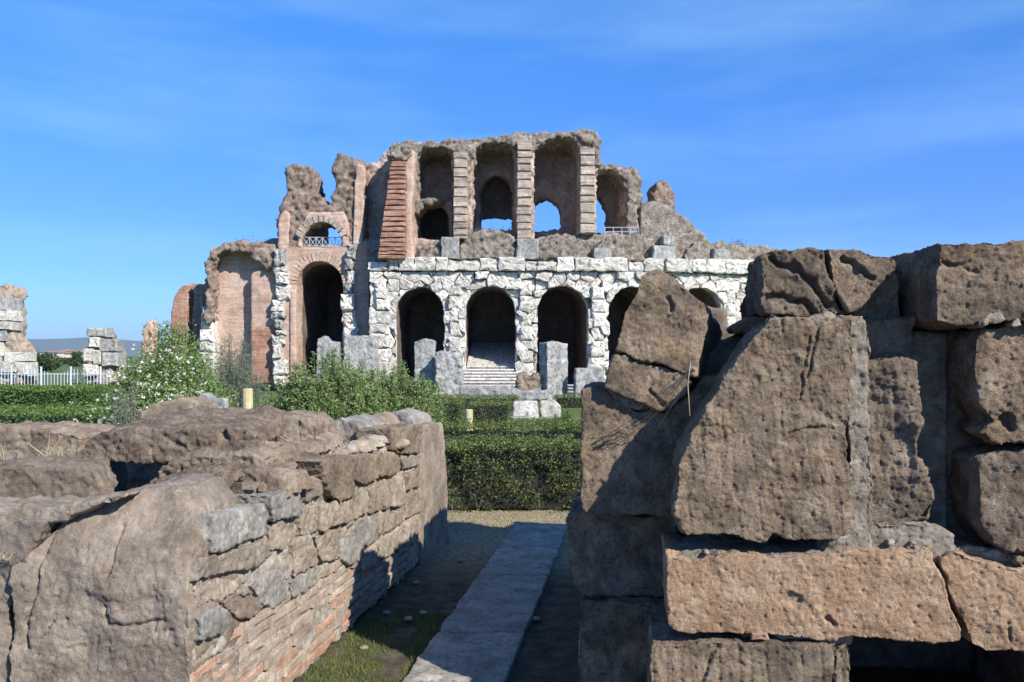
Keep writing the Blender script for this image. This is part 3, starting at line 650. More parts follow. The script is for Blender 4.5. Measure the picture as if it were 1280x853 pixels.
def conc(amp=.16, f=1.1):
    def fn(co, no): return amp * fbm(co * f, 4) + .10 * fbm(co * 3.3, 4, .7) - .14 * np.abs(perlin(co * 2.1 + 4)) - .09 * np.abs(perlin(co * 5.3 + 9)) + .06
    return fn
def conc_s(amp=.05):
    def fn(co, no): return amp * fbm(co * 1.3, 4) + .02 * fbm(co * 6, 2)
    return fn

def voronoi_cells(x0, x1, z0, z1, dx, dz):
    seeds = []; z = z0 + dz / 2; r = 0
    while z < z1:
        x = x0 + dx * (.3 if r % 2 else .75)
        while x < x1:
            seeds.append((x + random.uniform(-.38, .38) * dx, z + random.uniform(-.36, .36) * dz)); x += dx * random.uniform(.7, 1.3)
        z += dz; r += 1
    seeds = np.array(seeds); cells = []
    for i, s in enumerate(seeds):
        poly = [(max(x0, s[0] - 2), max(z0, s[1] - 2)), (min(x1, s[0] + 2), max(z0, s[1] - 2)), (min(x1, s[0] + 2), min(z1, s[1] + 2)), (max(x0, s[0] - 2), min(z1, s[1] + 2))]
        d = np.linalg.norm(seeds - s, axis=1)
        for j in np.argsort(d)[1:16]:
            m = (s + seeds[j]) / 2; n = seeds[j] - s; q = []
            for k in range(len(poly)):
                a, b = np.array(poly[k]), np.array(poly[(k + 1) % len(poly)]); da, db = (a - m) @ n, (b - m) @ n
                if da <= 0: q.append(tuple(a))
                if da * db < 0: q.append(tuple(a + (b - a) * da / (da - db)))
            poly = q
            if len(poly) < 3: break
        if len(poly) >= 3: cells.append(poly)
    return cells

def clip_arches(poly, grow=0.0):
    """push points of a cell out of the arch openings; None when the cell lies inside one"""
    p = resample(poly, .22); r = []; moved = 0
    for (x, z) in p:
        for cx, rr in zip(ARCX, AW):
            rr += grow
            if abs(x - cx) < rr and z < AZC + rr:
                if z <= AZC: x = cx + math.copysign(rr, x - cx); moved += 1
                else:
                    d = math.hypot(x - cx, z - AZC)
                    if d < rr: x, z = cx + (x - cx) * rr / max(d, .01), AZC + (z - AZC) * rr / max(d, .01); moved += 1
        r.append((x, z))
    a = 0
    for i in range(len(r)):
        a += r[i][0] * r[(i + 1) % len(r)][1] - r[(i + 1) % len(r)][0] * r[i][1]
    a0 = 0
    for i in range(len(p)): a0 += p[i][0] * p[(i + 1) % len(p)][1] - p[(i + 1) % len(p)][0] * p[i][1]
    if abs(a) < .10 or moved > len(p) * .72: return None
    # a cell straddling an opening folds onto both jambs: reject
    xs = [q[0] for q in r]
    for cx, rr in zip(ARCX, AW):
        if min(xs) < cx - rr * .5 and max(xs) > cx + rr * .5 and min(q[1] for q in r) < AZC: return None
    return r

def amphitheatre():
    root = empty('amphitheatre', (0, 54, GZ), 'large ruined Roman amphitheatre with white stone arches below and brown brick bays above', 'ruin')
    # ---- ground storey core with tunnels behind the arches
    loops = [rough_poly([(-8.0, GZ - .3), (24, GZ - .3), (24, 6.9), (-8.0, 6.9)], .5, .05, 1)]
    for cx, rr in zip(ARCX, AW): loops.append(arch_loop(cx, rr + .05, AZC, GZ + .1 if cx != ARCX[1] else GZ + .1))
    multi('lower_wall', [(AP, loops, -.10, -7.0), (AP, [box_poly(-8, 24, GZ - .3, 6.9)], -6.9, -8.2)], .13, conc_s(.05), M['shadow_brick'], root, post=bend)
    fl = [rough_poly([(-8.05, GZ - .3), (24, GZ - .3), (24, 6.95), (-8.05, 6.95)], .5, .04, 1)] + [arch_loop(cx, rr + .03, AZC, GZ - .2) for cx, rr in zip(ARCX, AW)]
    multi('facade_core', [(AP, fl, -.12, -.6)], .09, conc_s(.03), M['bluegrey'], root, post=bend)
    # ---- white stones of the facade
    top = 6.38; nst = 0
    for poly in voronoi_cells(-8.09, 21, GZ, top, .84, .58):
        q = clip_arches(poly)
        if q is None: continue
        c = np.mean(q, 0)
        sh = random.uniform(.93, 1.0); q = [(c[0] + (x - c[0]) * sh, c[1] + (z - c[1]) * (sh - .01)) for x, z in q]
        chunk('stone', AP, q, .12 + random.choice((-.22, -.10, 0, .05, .14)) + random.uniform(-.09, .09), -.25, M['white'], root, jit=.06, bevel=.05, bulge=.01, step=.22, post=bend); nst += 1
    # half columns on the piers, drum over drum
    for cx in [-7.35] + [(a + b) / 2 for a, b in zip(ARCX[:-1], ARCX[1:])]:
        z = GZ
        while z < 5.4:
            h = random.uniform(.55, .95); wv = .36 + random.uniform(-.05, .05); dx = random.uniform(-.05, .05)
            if random.random() > .12 or z < 1:
                chunk('stone', AP, box_poly(cx + dx - wv, cx + dx + wv, z + .02, z + h - .03), .28 + random.uniform(-.16, .08), -.1, M['white'], root, jit=.07, bevel=.08, bulge=.02, step=.22, post=bend)
            z += h
    # cornice
    x = -8.15
    while x < 21:
        ln = random.uniform(.5, 1.9)
        if not (4.6 < x < 5.2 and False):
            zt = 7.16 + random.choice((-.22, 0, 0, 0, .04)) + random.uniform(-.05, .05)
            chunk('cornice_stone', AP, box_poly(x, x + ln - .02, 6.42, zt), .38 + random.uniform(-.22, .08), -.4, M['white'], root, jit=.09, bevel=.06, bulge=.02, step=.28, post=bend)
        x += ln
    # ---- rubble terrace above the cornice
    ter = ap([(462, 330), (462, 322), (515, 322), (530, 308), (560, 300), (600, 296), (650, 300), (700, 294), (740, 290), (800, 292), (820, 288), (850, 286), (880, 286), (892, 288), (902, 300), (950, 301), (1030, 305), (1150, 312), (1150, 330)])
    multi('terrace', [(AP, [rough_poly(ter, .3, .10, .8)], -.35, -2.6), (AP, [rough_poly(ap([(455, 330), (455, 300), (800, 296), (800, 330)]), .5, .05, 1)], -1.0, -9.5),
                      (AP, [rough_poly(ap([(800, 330), (800, 285), (900, 302), (1150, 306), (1150, 330)]), .5, .1, 1)], -2.0, -8.0)], .11, conc(.16, 1.2), M['concrete'], root, post=bend)
    def lump(x0, x1, y0, y1, fr, bk, mat=M['concrete']):
        pts = [(x0, y1)] + [(x0 + (x1 - x0) * (.5 - .5 * math.cos(math.pi * i / 10)), y1 - (y1 - y0) * math.sin(math.pi * i / 10) ** .7) for i in range(1, 10)] + [(x1, y1)]
        multi('vault_stump', [(AP, [rough_poly(ap(pts), .2, .05, 1.3)], fr, bk)], .09, conc(.10, 2), mat, root, smooth=2, post=bend)
    lump(575, 648, 287, 324, -.1, -1.6); lump(671, 733, 294, 324, -.1, -1.6); lump(522, 556, 306, 326, -.1, -1.2); lump(742, 800, 296, 326, .0, -1.4)
    lump(862, 905, 300, 328, -.1, -1.4); lump(905, 960, 300, 328, -.15, -1.5)
    for (x0, x1, y0, y1) in ((552, 574, 297, 324), (646, 673, 299, 324), (818, 847, 306, 328), (742, 764, 310, 326), (900, 924, 308, 325), (830, 846, 294, 305)):
        chunk('ashlar_block', AP, ap([(x0, y1), (x1, y1), (x1, y0), (x0, y0)]), .18, -.9, M['greywhite'], root, jit=.04, bevel=.05, bulge=.0, post=bend)
    multi('broken_pier', [(AP, [rough_poly(ap([(830, 262), (828, 240), (833, 228), (842, 223), (853, 226), (858, 236), (860, 278), (830, 275)]), .2, .10, 1.5)], -2.2, -3.4)], .08, conc(.12, 2), M['ruinrubble'], root, post=bend)
    multi('sloping_vault', [(AP, [ap([(804, 300), (806, 258), (816, 250), (830, 250), (850, 259), (876, 276), (892, 292), (898, 302)])], -.9, -4.6, (0, .35))], .09, conc_s(.09), M['concrete'], root, post=bend)
    # ---- upper storey: fin walls and vaults
    outer = ap([(486, 330), (486, 200), (489, 184), (500, 179), (520, 180), (560, 178), (590, 176), (625, 172), (645, 167), (665, 168), (700, 169), (728, 164), (744, 165), (751, 176), (750, 200), (748, 205), (775, 207), (796, 210), (803, 220), (804, 245), (800, 262), (800, 330)])
    hA = ap([(517, 330), (517, 200), (521, 188), (530, 183), (556, 183), (565, 190), (567, 210), (567, 330)])
    hB = ap([(589, 330), (590, 210), (595, 188), (603, 179), (625, 177), (640, 182), (645, 196), (645, 330)])
    hC = ap([(666, 330), (666, 200), (670, 186), (684, 175), (705, 168.5 + 3), (720, 174), (727, 186), (727, 330)])
    hD = ap([(746, 330), (746, 226), (752, 214), (764, 210), (776, 214), (785, 226), (787, 240), (787, 330)])
    zb = AP.uv(640, 300)[1]
    def nobase(h): return [(x, max(z, zb + .02)) for x, z in h]
    hs = [nobase(h) for h in (hA, hB, hC, hD)]
    outer = [(x, max(z, zb - .5)) for x, z in outer]
    ro = rough_poly(outer, .25, .10, 1.1)
    def arc(x0, x1, yt, yb, n=10):
        a, zt = AP.uv(x0, yt); b, _ = AP.uv(x1, yt); r = (b - a) / 2; zc_ = zt - r; zbm = AP.uv(x0, yb)[1]
        return [(a, zbm)] + [((a + b) / 2 - r * math.cos(math.pi * i / n), zc_ + r * math.sin(math.pi * i / n)) for i in range(n + 1)] + [(b, zbm)]
    # openings in the rear wall (given at their place in the photo, shifted for its depth of 6 m)
    kd = (D0 + 4.3) / D0
    def back(l): return [(x * kd, (z - EYE) * kd + EYE) for x, z in l]
    bB = back(ap([(600, 292), (600, 240), (606, 224), (620, 216), (634, 222), (641, 240), (641, 292)]))
    bC = back(ap([(664, 291), (664, 262), (672, 252), (686, 248), (697, 254), (702, 264), (702, 286), (690, 289)]))
    bD = back(ap([(750, 292), (750, 252), (758, 246), (767, 254), (771, 268), (771, 292)]))
    bA = back(ap([(522, 306), (522, 268), (530, 255), (545, 252), (556, 258), (560, 270), (560, 306)]))
    def keep(l): return [(x, max(z, zb + .05)) for x, z in l]
    rear = [[(-7.1, zb - .5), (-7.3, 13.4), (-6.2, 14.2), (-1, 14.7), (5.0, 15.1), (5.2, 13.0), (7.7, 12.8), (7.7, zb - .5)]]
    k2 = 57.8 / D0
    def back2(l): return [(x * k2, (z - EYE) * k2 + EYE) for x, z in l]
    slot = keep(back2(ap([(600, 289), (600, 274), (620, 272), (641, 275), (641, 289)])))
    items = [(AP, [scd(l, 1.0) for l in [ro] + hs], -1.0, -4.4), (AP, [rear[0], keep(bA), keep(bB), keep(bC), keep(bD)], -4.3, -5.2),
             (AP, [box_poly(-3.6, 1.2, zb - .4, 14.0), box_poly(-2.9, .5, zb + .05, 13.5)], -5.2, -7.9), (AP, [box_poly(-3.6, 1.2, zb - .4, 14.0), slot], -7.8, -8.4),
             (AP, [box_poly(-7.4, -3.0, zb - .4, 12.4), box_poly(-6.6, -3.8, zb + .05, 11.4)], -5.2, -9.5), (AP, [box_poly(-7.4, -3.0, zb - .4, 12.4)], -9.4, -10)]
    multi('upper_wall', items, .10, conc(.10, .9), M['inner'], root, post=bend)
    # rough light crust on top of the vaults and their rims
    cr_ = ap([(487, 186), (489, 182), (500, 177), (525, 178), (560, 176), (590, 174), (625, 170), (645, 165), (700, 167), (728, 162), (745, 163), (753, 176), (752, 205), (745, 206), (744, 180), (727, 176), (705, 170), (684, 175), (668, 186), (664, 200), (650, 200), (645, 184), (630, 178), (605, 179), (596, 186), (590, 205), (586, 236), (578, 236), (580, 200), (566, 190), (556, 184), (530, 184), (522, 196), (518, 236), (512, 236), (512, 192), (490, 192)])
    multi('vault_crust', [(AP, [rough_poly(cr_, .2, .06, 1.4)], -.82, -4.7)], .085, conc(.13, 1.6), M['concrete'], root, post=bend)
    cr2 = ap([(750, 205), (775, 205), (796, 208), (806, 220), (807, 245), (801, 264), (801, 296), (788, 296), (788, 240), (784, 226), (776, 214), (764, 210), (752, 214)])
    multi('vault_crust', [(AP, [rough_poly(cr2, .2, .07, 1.4)], -.85, -3.2)], .085, conc(.13, 1.6), M['concrete'], root, post=bend)
    # ledge inside the first bay
    multi('ledge', [(AP, [ap([(514, 262), (514, 250), (552, 247), (553, 252), (530, 256), (522, 268)])], -1.2, -3.0)], .08, conc(.08, 2), M['concrete'], root)
    multi('ledge', [(AP, [ap([(517, 330), (517, 252), (566, 252), (566, 330)]), keep(ap([(523, 300), (523, 268), (530, 258), (545, 255), (558, 262), (562, 275), (562, 300)]))], -2.8, -3.6)], .09, conc_s(.04), M['inner'], root)
    # pilasters: separate bands of brickwork with the robbed courses between them
    def pilaster(xl, xr, yt, yb, lean=0, mat=M['palebrick'], wb=0, step=11.3, front=.0):
        y = yt; k = 0
        while y < yb - 3:
            h = step * random.uniform(.68, 1.3); t0 = (y - yt) / (yb - yt); t1 = (min(y + h, yb) - yt) / (yb - yt)
            y1 = min(y + h, yb)
            a0, a1 = xl + lean * t0 - wb * t0, xl + lean * t1 - wb * t1; b0, b1 = xr + lean * t0 * .0, xr + lean * t1 * .0
            chunk('brick_band', AP, ap([(a1, y1 - .9), (b1, y1 - .9), (b0, y + .5), (a0, y + .5)]), front + (t0 * .5 if wb else 0), -1.6, mat, root, jit=.03, bevel=.035, bulge=.0, step=.4, post=bend); y += h
        multi('pilaster_core', [(AP, [ap([(xl + 1, yt + 2), (xr - 1, yt + 2), (xr - 1, yb), (xl + 1 - wb * .9, yb)])], front - .16, -1.7)], .1, conc_s(.03), M['inner'], root, post=bend)
    pilaster(567, 584, 190, 299); pilaster(646.5, 664, 174, 299); pilaster(725.5, 744, 184, 292)
    pilaster(490.5, 508, 197, 326, 0, M['redbrick'], wb=16, step=6.2, front=.3)
    multi('buttress_side', [(AP, [rough_poly(ap([(507, 326), (507, 194), (512, 188), (519, 190), (517, 240), (515, 280), (518, 326)]), .3, .05, 1.2)], .2, -3.2)], .09, conc_s(.05), M['ruinbrick'], root)
    multi('vault_crust', [(AP, [rough_poly(ap([(487, 197), (488, 184), (498, 179), (512, 183), (514, 194), (508, 199)]), .2, .05, 1.2)], .35, -1.5)], .08, conc(.1, 2), M['concrete'], root)
    # dark radial wall left of the buttress
    multi('radial_wall', [(AP, [rough_poly(ap([(456, 300), (456, 226), (460, 206), (474, 200), (486, 188), (492, 190), (492, 300)]), .3, .10, 1.1)], -3.0, -8.5), (AP, [ap([(430, 470), (432, 330), (442, 300), (476, 300), (476, 470)])], -2.3, -4.0)], .1, conc(.10, 1.2), M['inner'], root)
    # ---- left wing: tall brick arch, with a smaller arch above it
    def arcpx(x0, x1, yt, yb): return arc(x0, x1, yt, yb)
    hall = arc(371, 428, 327, 480); hall = [(x, max(z, GZ + .1)) for x, z in hall]
    wing = ap([(345, 480), (345, 312), (352, 308), (380, 309), (432, 307), (440, 300), (462, 302), (462, 480)])
    multi('tall_arch_wall', [(AP, [rough_poly(wing, .3, .05, 1.2), hall], -1.6, -3.2)], .1, conc_s(.04), M['ruinbrick'], root)
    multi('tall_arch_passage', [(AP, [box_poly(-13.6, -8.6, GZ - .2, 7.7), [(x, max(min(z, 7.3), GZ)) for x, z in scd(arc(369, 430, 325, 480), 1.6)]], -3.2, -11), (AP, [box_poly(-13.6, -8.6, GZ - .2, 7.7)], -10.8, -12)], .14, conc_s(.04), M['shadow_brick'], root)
    # raised brick ring round the tall arch
    a0, _ = AP.uv(371, 400); b0, zt0 = AP.uv(428, 327); r0 = (b0 - a0) / 2; cxa = (a0 + b0) / 2; zca = zt0 - r0
    nv = 22
    for i in range(nv):
        t0, t1 = math.pi * i / nv + .02, math.pi * (i + 1) / nv - .02
        q = [(cxa - (r0 + .02) * math.cos(t0), zca + (r0 + .02) * math.sin(t0)), (cxa - (r0 + .55) * math.cos(t0), zca + (r0 + .55) * math.sin(t0)), (cxa - (r0 + .55) * math.cos(t1), zca + (r0 + .55) * math.sin(t1)), (cxa - (r0 + .02) * math.cos(t1), zca + (r0 + .02) * math.sin(t1))]
        chunk('arch_brick', AP, scd(q, 1.6), -1.575, -1.9, M['ruinbrick'], root, jit=.008, bevel=.012, bulge=0, step=.5)
    for side in (371 - 9, 429):
        multi('arch_jamb', [(AP, [ap([(side, 480), (side, 362), (side + 8, 362), (side + 8, 480)])], -1.48, -1.9)], .08, conc_s(.02), M['ruinbrick'], root)
    # white quoins at both edges of the wing
    for (xc, yt, yb, m, fr) in ((350, 312, 474, M['white'], -1.1), (437, 305, 474, M['white'], -1.2), (446, 318, 474, M['greywhite'], -1.8)):
        y = yt
        while y < yb:
            h = random.uniform(7, 22); wv = random.uniform(4.5, 9); dx = random.uniform(-3, 3)
            chunk('quoin', AP, scd(ap([(xc - wv + dx, y + h - .8), (xc + wv + dx, y + h - .8), (xc + wv + dx, y), (xc - wv + dx, y)]), 1.3), fr + random.uniform(-.25, .12), fr - .9, m if random.random() < .75 else M['greywhite'], root, jit=.12, bevel=.10, bulge=.02, step=.22); y += h
    # upper arch of the wing
    up = ap([(346, 312), (347, 268), (354, 252), (360, 240), (357, 222), (356, 209), (366, 206), (388, 207), (393, 222), (396, 240), (404, 252), (416, 256), (418, 238), (418, 212), (416, 200), (424, 193), (440, 194), (455, 204), (458, 225), (455, 260), (453, 304), (440, 306), (440, 312)])
    hole = arc(376, 429, 277, 311)
    hole = ap([(376, 309), (378, 296), (386, 284), (400, 278), (414, 279), (424, 288), (428, 300), (428, 309)])
    multi('upper_arch', [(AP, [rough_poly(up, .2, .10, 1.3), hole], -1.7, -4.0)], .085, conc(.14, 1.6), M['ruinrubble'], root)
    multi('upper_arch_face', [(AP, [rough_poly(ap([(372, 309), (372, 292), (380, 276), (384, 266), (430, 264), (436, 280), (436, 309)]), .3, .04, 1.5), hole], -1.55, -2.1)], .08, conc_s(.05), M['ruinbrick'], root)
    multi('upper_arch_side', [(AP, [ap([(441, 306), (443, 230), (446, 205), (455, 208), (457, 225), (454, 262), (453, 306)])], -1.5, -3.0)], .08, conc_s(.05), M['ruinbrick'], root)
    multi('upper_arch_side', [(AP, [ap([(347, 312), (348, 270), (356, 262), (362, 268), (360, 312)])], -1.55, -2.5)], .08, conc_s(.05), M['ruinbrick'], root)
    multi('inner_screen', [(AP, [ap([(378, 312), (378, 264), (407, 264), (407, 312)])], -4.6, -5.6)], .1, conc_s(.05), M['inner'], root)
    # three little voussoir fans
    for i in range(11):
        t0 = math.pi * (.12 + .76 * i / 11); t1 = math.pi * (.12 + .76 * (i + .85) / 11)
        cxx, czz = AP.uv(402, 309); rr = 1.42
        q = [(cxx - rr * math.cos(t0) * .86, czz + rr * math.sin(t0)), (cxx - (rr + .42) * math.cos(t0) * .86, czz + (rr + .42) * math.sin(t0)), (cxx - (rr + .42) * math.cos(t1) * .86, czz + (rr + .42) * math.sin(t1)), (cxx - rr * math.cos(t1) * .86, czz + rr * math.sin(t1))]
        chunk('arch_brick', AP, scd(q, 1.6), -1.47, -1.8, M['palebrick'], root, jit=.02, bevel=.02, bulge=0, step=.5)
    # railing in the upper arch
    rl = []; P22 = Plane(0, D0 + 2.2, 0); za, zb2 = P22.uv(380, 309)[1], P22.uv(380, 297)[1]
    xs_ = [AP.uv(x, 300)[0] * 1.044 for x in (379, 387, 395, 403, 411, 419, 427)]
    for x in xs_: rl.append(tube([(x, D0 + 2.2, za), (x, D0 + 2.2, zb2)], .022, 4))
    for z in (za + .06, zb2): rl.append(tube([(xs_[0], D0 + 2.2, z), (xs_[-1], D0 + 2.2, z)], .022, 4))
    for a, b in zip(xs_[:-1], xs_[1:]):
        rl.append(tube([(a, D0 + 2.2, za), (b, D0 + 2.2, zb2)], .015, 4)); rl.append(tube([(b, D0 + 2.2, za), (a, D0 + 2.2, zb2)], .015, 4))
    V, Fc = join_tubes(rl); link('railing', raw(V, Fc), M['bluewhite'], root)
    rl = []; x0, x1 = AP.uv(757, 280)[0], AP.uv(800, 280)[0]; z0, z1 = AP.uv(760, 294)[1], AP.uv(760, 283)[1]
    for k in range(5): x = x0 + (x1 - x0) * k / 4; rl.append(tube([(x, D0 + .5, z0), (x, D0 + .5, z1)], .02, 4))
    for z in (z1, (z0 + z1) / 2): rl.append(tube([(x0, D0 + .5, z), (x1, D0 + .5, z)], .02, 4))
    V, Fc = join_tubes(rl); link('railing', raw(V, Fc), M['bluewhite'], root)
    rl = []; x0, x1 = AP.uv(664, 280)[0] * 1.1, AP.uv(702, 280)[0] * 1.1
    for z in (zb + .6, zb + 1.0): rl.append(tube([(x0, D0 + 6.5, z), (x1, D0 + 6.5, z)], .02, 4))
    V, Fc = join_tubes(rl); link('railing', raw(V, Fc), M['bluewhite'], root)
    # ---- far left niche of brickwork
    multi('niche_wall', [(AP, [rough_poly(ap([(262, 480), (262, 312), (280, 304), (315, 303), (330, 312), (345, 318), (345, 480)]), .3, .05, 1)], -2.5, -3.7)], .1, conc_s(.04), M['ruinbrick'], root)
    multi('niche_side', [(AP, [ap([(313, 480), (313, 342), (325, 338), (345, 336), (345, 480)])], -1.75, -3.5)], .1, conc_s(.04), M['ruinbrick'], root)
    multi('niche_side', [(AP, [ap([(313, 480), (313, 410), (345, 406), (345, 480)])], -1.65, -3.5)], .1, conc_s(.04), M['redbrick'], root)
    vt = ap([(256, 402), (258, 350), (256, 330), (262, 315), (278, 303), (320, 302), (345, 310), (346, 338), (334, 336), (318, 322), (300, 314), (285, 312), (272, 317), (265, 336), (265, 400)])
    multi('broken_vault', [(AP, [rough_poly(vt, .2, .08, 1.4)], -1.35, -2.7)], .085, conc(.15, 1.6), M['ruinrubble'], root)
    multi('rear_screen', [(AP, [rough_poly(ap([(325, 314), (327, 303), (340, 298), (352, 297), (352, 314)]), .3, .05, 1)], -5, -8)], .1, conc_s(.05), M['inner'], root)
    # brick fragment at the far left
    multi('brick_fragment', [(AP, [rough_poly(ap([(213, 480), (213, 395), (217, 372), (225, 358), (235, 355), (236, 365), (234, 400), (236, 480)]), .3, .05, 1)], -3.0, -4.0)], .09, conc_s(.04), M['redbrick'], root)
    multi('brick_fragment', [(AP, [rough_poly(ap([(228, 480), (228, 358), (240, 354), (262, 356), (262, 480)]), .3, .05, 1)], -5.5, -6.5)], .1, conc(.08), M['inner'], root)
    multi('brick_fragment', [(AP, [rough_poly(ap([(252, 480), (252, 360), (258, 350), (264, 352), (264, 480)]), .3, .05, 1)], -3.4, -5.5)], .1, conc(.08), M['redbrick'], root)
    y = 384
    while y < 480:
        h = random.uniform(10, 17); wv = 7 + (y - 384) * .06
        chunk('quoin', AP, scd(ap([(258 - wv, y + h), (258 + wv, y + h), (258 + wv, y), (258 - wv, y)]), 1.6), -1.6 + random.uniform(-.1, .1), -2.6, M['white'], root, jit=.08, bevel=.14, step=.3); y += h
    for (a, b, c, d) in ((177, 191, 402, 480),):
        multi('brick_fragment', [(AP, [rough_poly(ap([(a, d), (a, c + 8), (a + 6, c), (b - 3, c), (b, c + 10), (b, d)]), .3, .06, 1.2)], -4, -5)], .09, conc(.08), M['ruinbrick'], root)
    # ---- steps climbing into the second arch, and low steps before the others
    def extrude_x(name, prof, xa, xb, m, kids=None):
        n = len(prof); tr = tessellate_polygon([[Vector((y, z, 0)) for y, z in prof]])
        V = [(xa, y, z) for y, z in prof] + [(xb, y, z) for y, z in prof]
        Fc = [tuple(t) for t in tr] + [tuple(q + n for q in t[::-1]) for t in tr] + [(q, (q + 1) % n, (q + 1) % n + n, q + n) for q in range(n)]
        me = raw(V, Fc); bm = bmesh.new(); bm.from_mesh(me); bmesh.ops.recalc_face_normals(bm, faces=bm.faces); bm.to_mesh(me); bm.free()
        return link(name, me, m, root)
    for i in range(9):
        z0 = GZ + .02 + i * .165; y0 = D0 - 3.6 + i * .5; xa, xb = (-2.95, .5) if i < 7 else (-2.60, .16)
        extrude_x('step', [(y0 + .09, GZ - .3), (y0 + .09, z0 + .085), (y0, z0 + .085), (y0 + .01, z0 + .155), (y0 + .585, z0 + .16), (y0 + .585, GZ - .3)], xa + random.uniform(-.03, .03), xb + random.uniform(-.03, .03), M['white'])
    for i in range(3):
        for xa, xb in ((.6, 5.2), (-7.2, -3.1)):
            y0 = D0 - 2.0 + i * .55; z0 = GZ + i * .16
            extrude_x('step', [(y0 + .09, GZ - .3), (y0 + .09, z0 + .08), (y0, z0 + .08), (y0 + .01, z0 + .15), (y0 + .54, z0 + .15), (y0 + .54, GZ - .3)], xa, xb, M['greywhite'])
    extrude_x('ramp', [(D0 + .9, GZ - .3), (D0 + .9, 1.12), (D0 + 6.6, 2.45), (D0 + 6.8, GZ - .3)], -2.60, .16, M['white'])
    # weeds growing on top
    pts = []
    for (x, y, d, r_, n_) in ((470, 203, 3.5, .5, 300), (610, 290, .9, .5, 260), (650, 286, .9, .5, 260), (640, 292, .8, .6, 200), (955, 300, 1.2, .5, 300), (845, 295, .8, .6, 300), (520, 182, 2, .5, 60), (300, 304, 2.5, 1.2, 240), (700, 168, 2, .8, 60), (780, 300, .6, .5, 200), (590, 290, 1.0, .4, 160), (345, 304, 2, .5, 90)):
        u, z = AP.uv(x, y); q = np.random.RandomState(x).normal(size=(n_, 3)) * [r_ * .6, .3, r_ * .33] + [u, D0 + d, z + .05]; pts.append(q)
    o = link('weeds', leaves_mesh(bend(np.concatenate(pts)), .13, aspect=.35), M['olive'], root); o['kind'] = 'stuff'
    return root
amphitheatre()

# ------------------------------------------------------------------ carved blocks and columns lying before the amphitheatre
def loose(name, px, D, front, back, mat, label, cat, group=None, voxel=.035, lump=.04, ang=0.0):
    xm = sum(p[0] for p in px) / len(px); pl = Plane((xm - CX) / F * D, D, ang); SEED[0] += 2.1
    poly = rough_poly(pl.poly(px), .10, .045, 3.5, SEED[0]); V, Fc = [], []; add_prism(V, Fc, pl, [poly], front, back)
    me = voxelize(V, Fc, voxel, 2)
    displace(me, lambda co, no: lump * fbm(co * 2.5 + SEED[0], 4) - .02 * sstep(.2, .6, perlin(co * 9)))
    return tag(link(name, me, mat, None, True), label, cat, group)
GWm, WH = M['greywhite'], M['white']
loose('standing_slab', [(518, 498), (518, 427), (530, 424), (543, 426), (543, 498)], 44, 0, -.8, GWm, 'tall narrow upright grey slab left of the relief block before the first white arch', 'stone')
loose('relief_block', [(545, 502), (545, 478), (544, 440), (575, 440), (578, 470), (580, 502)], 43, 0, -.9, GWm, 'worn carved relief block leaning on the pier between the first and second white arches', 'stone', lump=.09)
loose('standing_slab', [(684, 501), (684, 429), (696, 427), (710, 430), (710, 501)], 40.5, 0, -.75, GWm, 'tall square grey pillar standing before the third white arch', 'pillar', ang=.5)
loose('grey_block', [(718, 498), (720, 461), (755, 460), (756, 500)], 40, 0, -1.2, GWm, 'broad grey block right of the tall square pillar, half hidden by the block wall', 'stone')
loose('column_fragment', [(396, 480), (398, 424), (406, 420), (410, 426), (424, 428), (426, 480)], 45, .3, -.9, GWm, 'broken grey column stump with a notched top before the tall brick arch', 'column')
loose('column_fragment', [(431, 482), (432, 420), (466, 420), (469, 430), (469, 482)], 45.5, .4, -1.2, GWm, 'wide flat topped grey column drum right of the notched stump', 'column')
loose('low_slab', [(573, 502), (575, 483), (640, 484), (652, 490), (652, 502)], 37, 0, -.9, GWm, 'long low pale slab lying before the steps', 'stone')
loose('low_slab', [(630, 500), (630, 490), (684, 488), (684, 501)], 39, 0, -.9, GWm, 'thin pale slab lying under the carved capital', 'stone')
loose('carved_capital', [(647, 490), (647, 470), (655, 466), (664, 472), (672, 466), (682, 467), (684, 490)], 40.5, 0, -.9, M['tufa_grey'], 'dark weathered carved capital left of the tall square pillar', 'capital', lump=.14)
loose('cut_block', [(641, 524), (642, 502), (672, 502), (673, 524)], 26.7, 0, -.6, WH, 'left one of two white cut blocks side by side behind the hedges', 'stone', lump=.025)
loose('cut_block', [(675, 524), (676, 502), (692, 502), (702, 508), (702, 524)], 26.9, 0, -.6, WH, 'right one of two white cut blocks, its corner broken off', 'stone', lump=.025)
loose('base_slab', [(612, 529), (614, 521), (692, 523), (700, 529)], 26.2, 0, -.5, GWm, 'thin flat slab on the grass before the two white cut blocks', 'stone', lump=.015, voxel=.025)
loose('grey_stone', [(246, 522), (247, 494), (255, 491), (262, 498), (275, 500), (276, 522)], 12.5, 0, -.35, GWm, 'pale stepped stone at the foot of the flowering shrub', 'stone', voxel=.02, lump=.02)
loose('rounded_rock', [(168, 540), (175, 515), (195, 504), (225, 500), (245, 508), (252, 540)], 9.0, 0, -.5, M['tufa_grey'], 'rounded brown rock showing above the big dark slab', 'rock', voxel=.02, lump=.03)
loose('pale_rock', [(404, 532), (412, 524), (430, 521), (452, 525), (455, 540), (404, 540)], 8.4, 0, -.3, M['bluegrey'], 'flat grey rock behind the rubble of the low wall, left one', 'rock', voxel=.018, lump=.02)
loose('pale_rock', [(486, 536), (492, 522), (515, 518), (528, 520), (530, 536)], 8.2, 0, -.3, M['bluegrey'], 'low grey rock behind the end of the low wall', 'rock', voxel=.018, lump=.02)
loose('litter', [(620, 523), (624, 517), (636, 519), (634, 524)], 26, 0, -.2, M['blue'], 'small dark blue scrap lying on the flat slab', 'litter', voxel=.02, lump=.02)

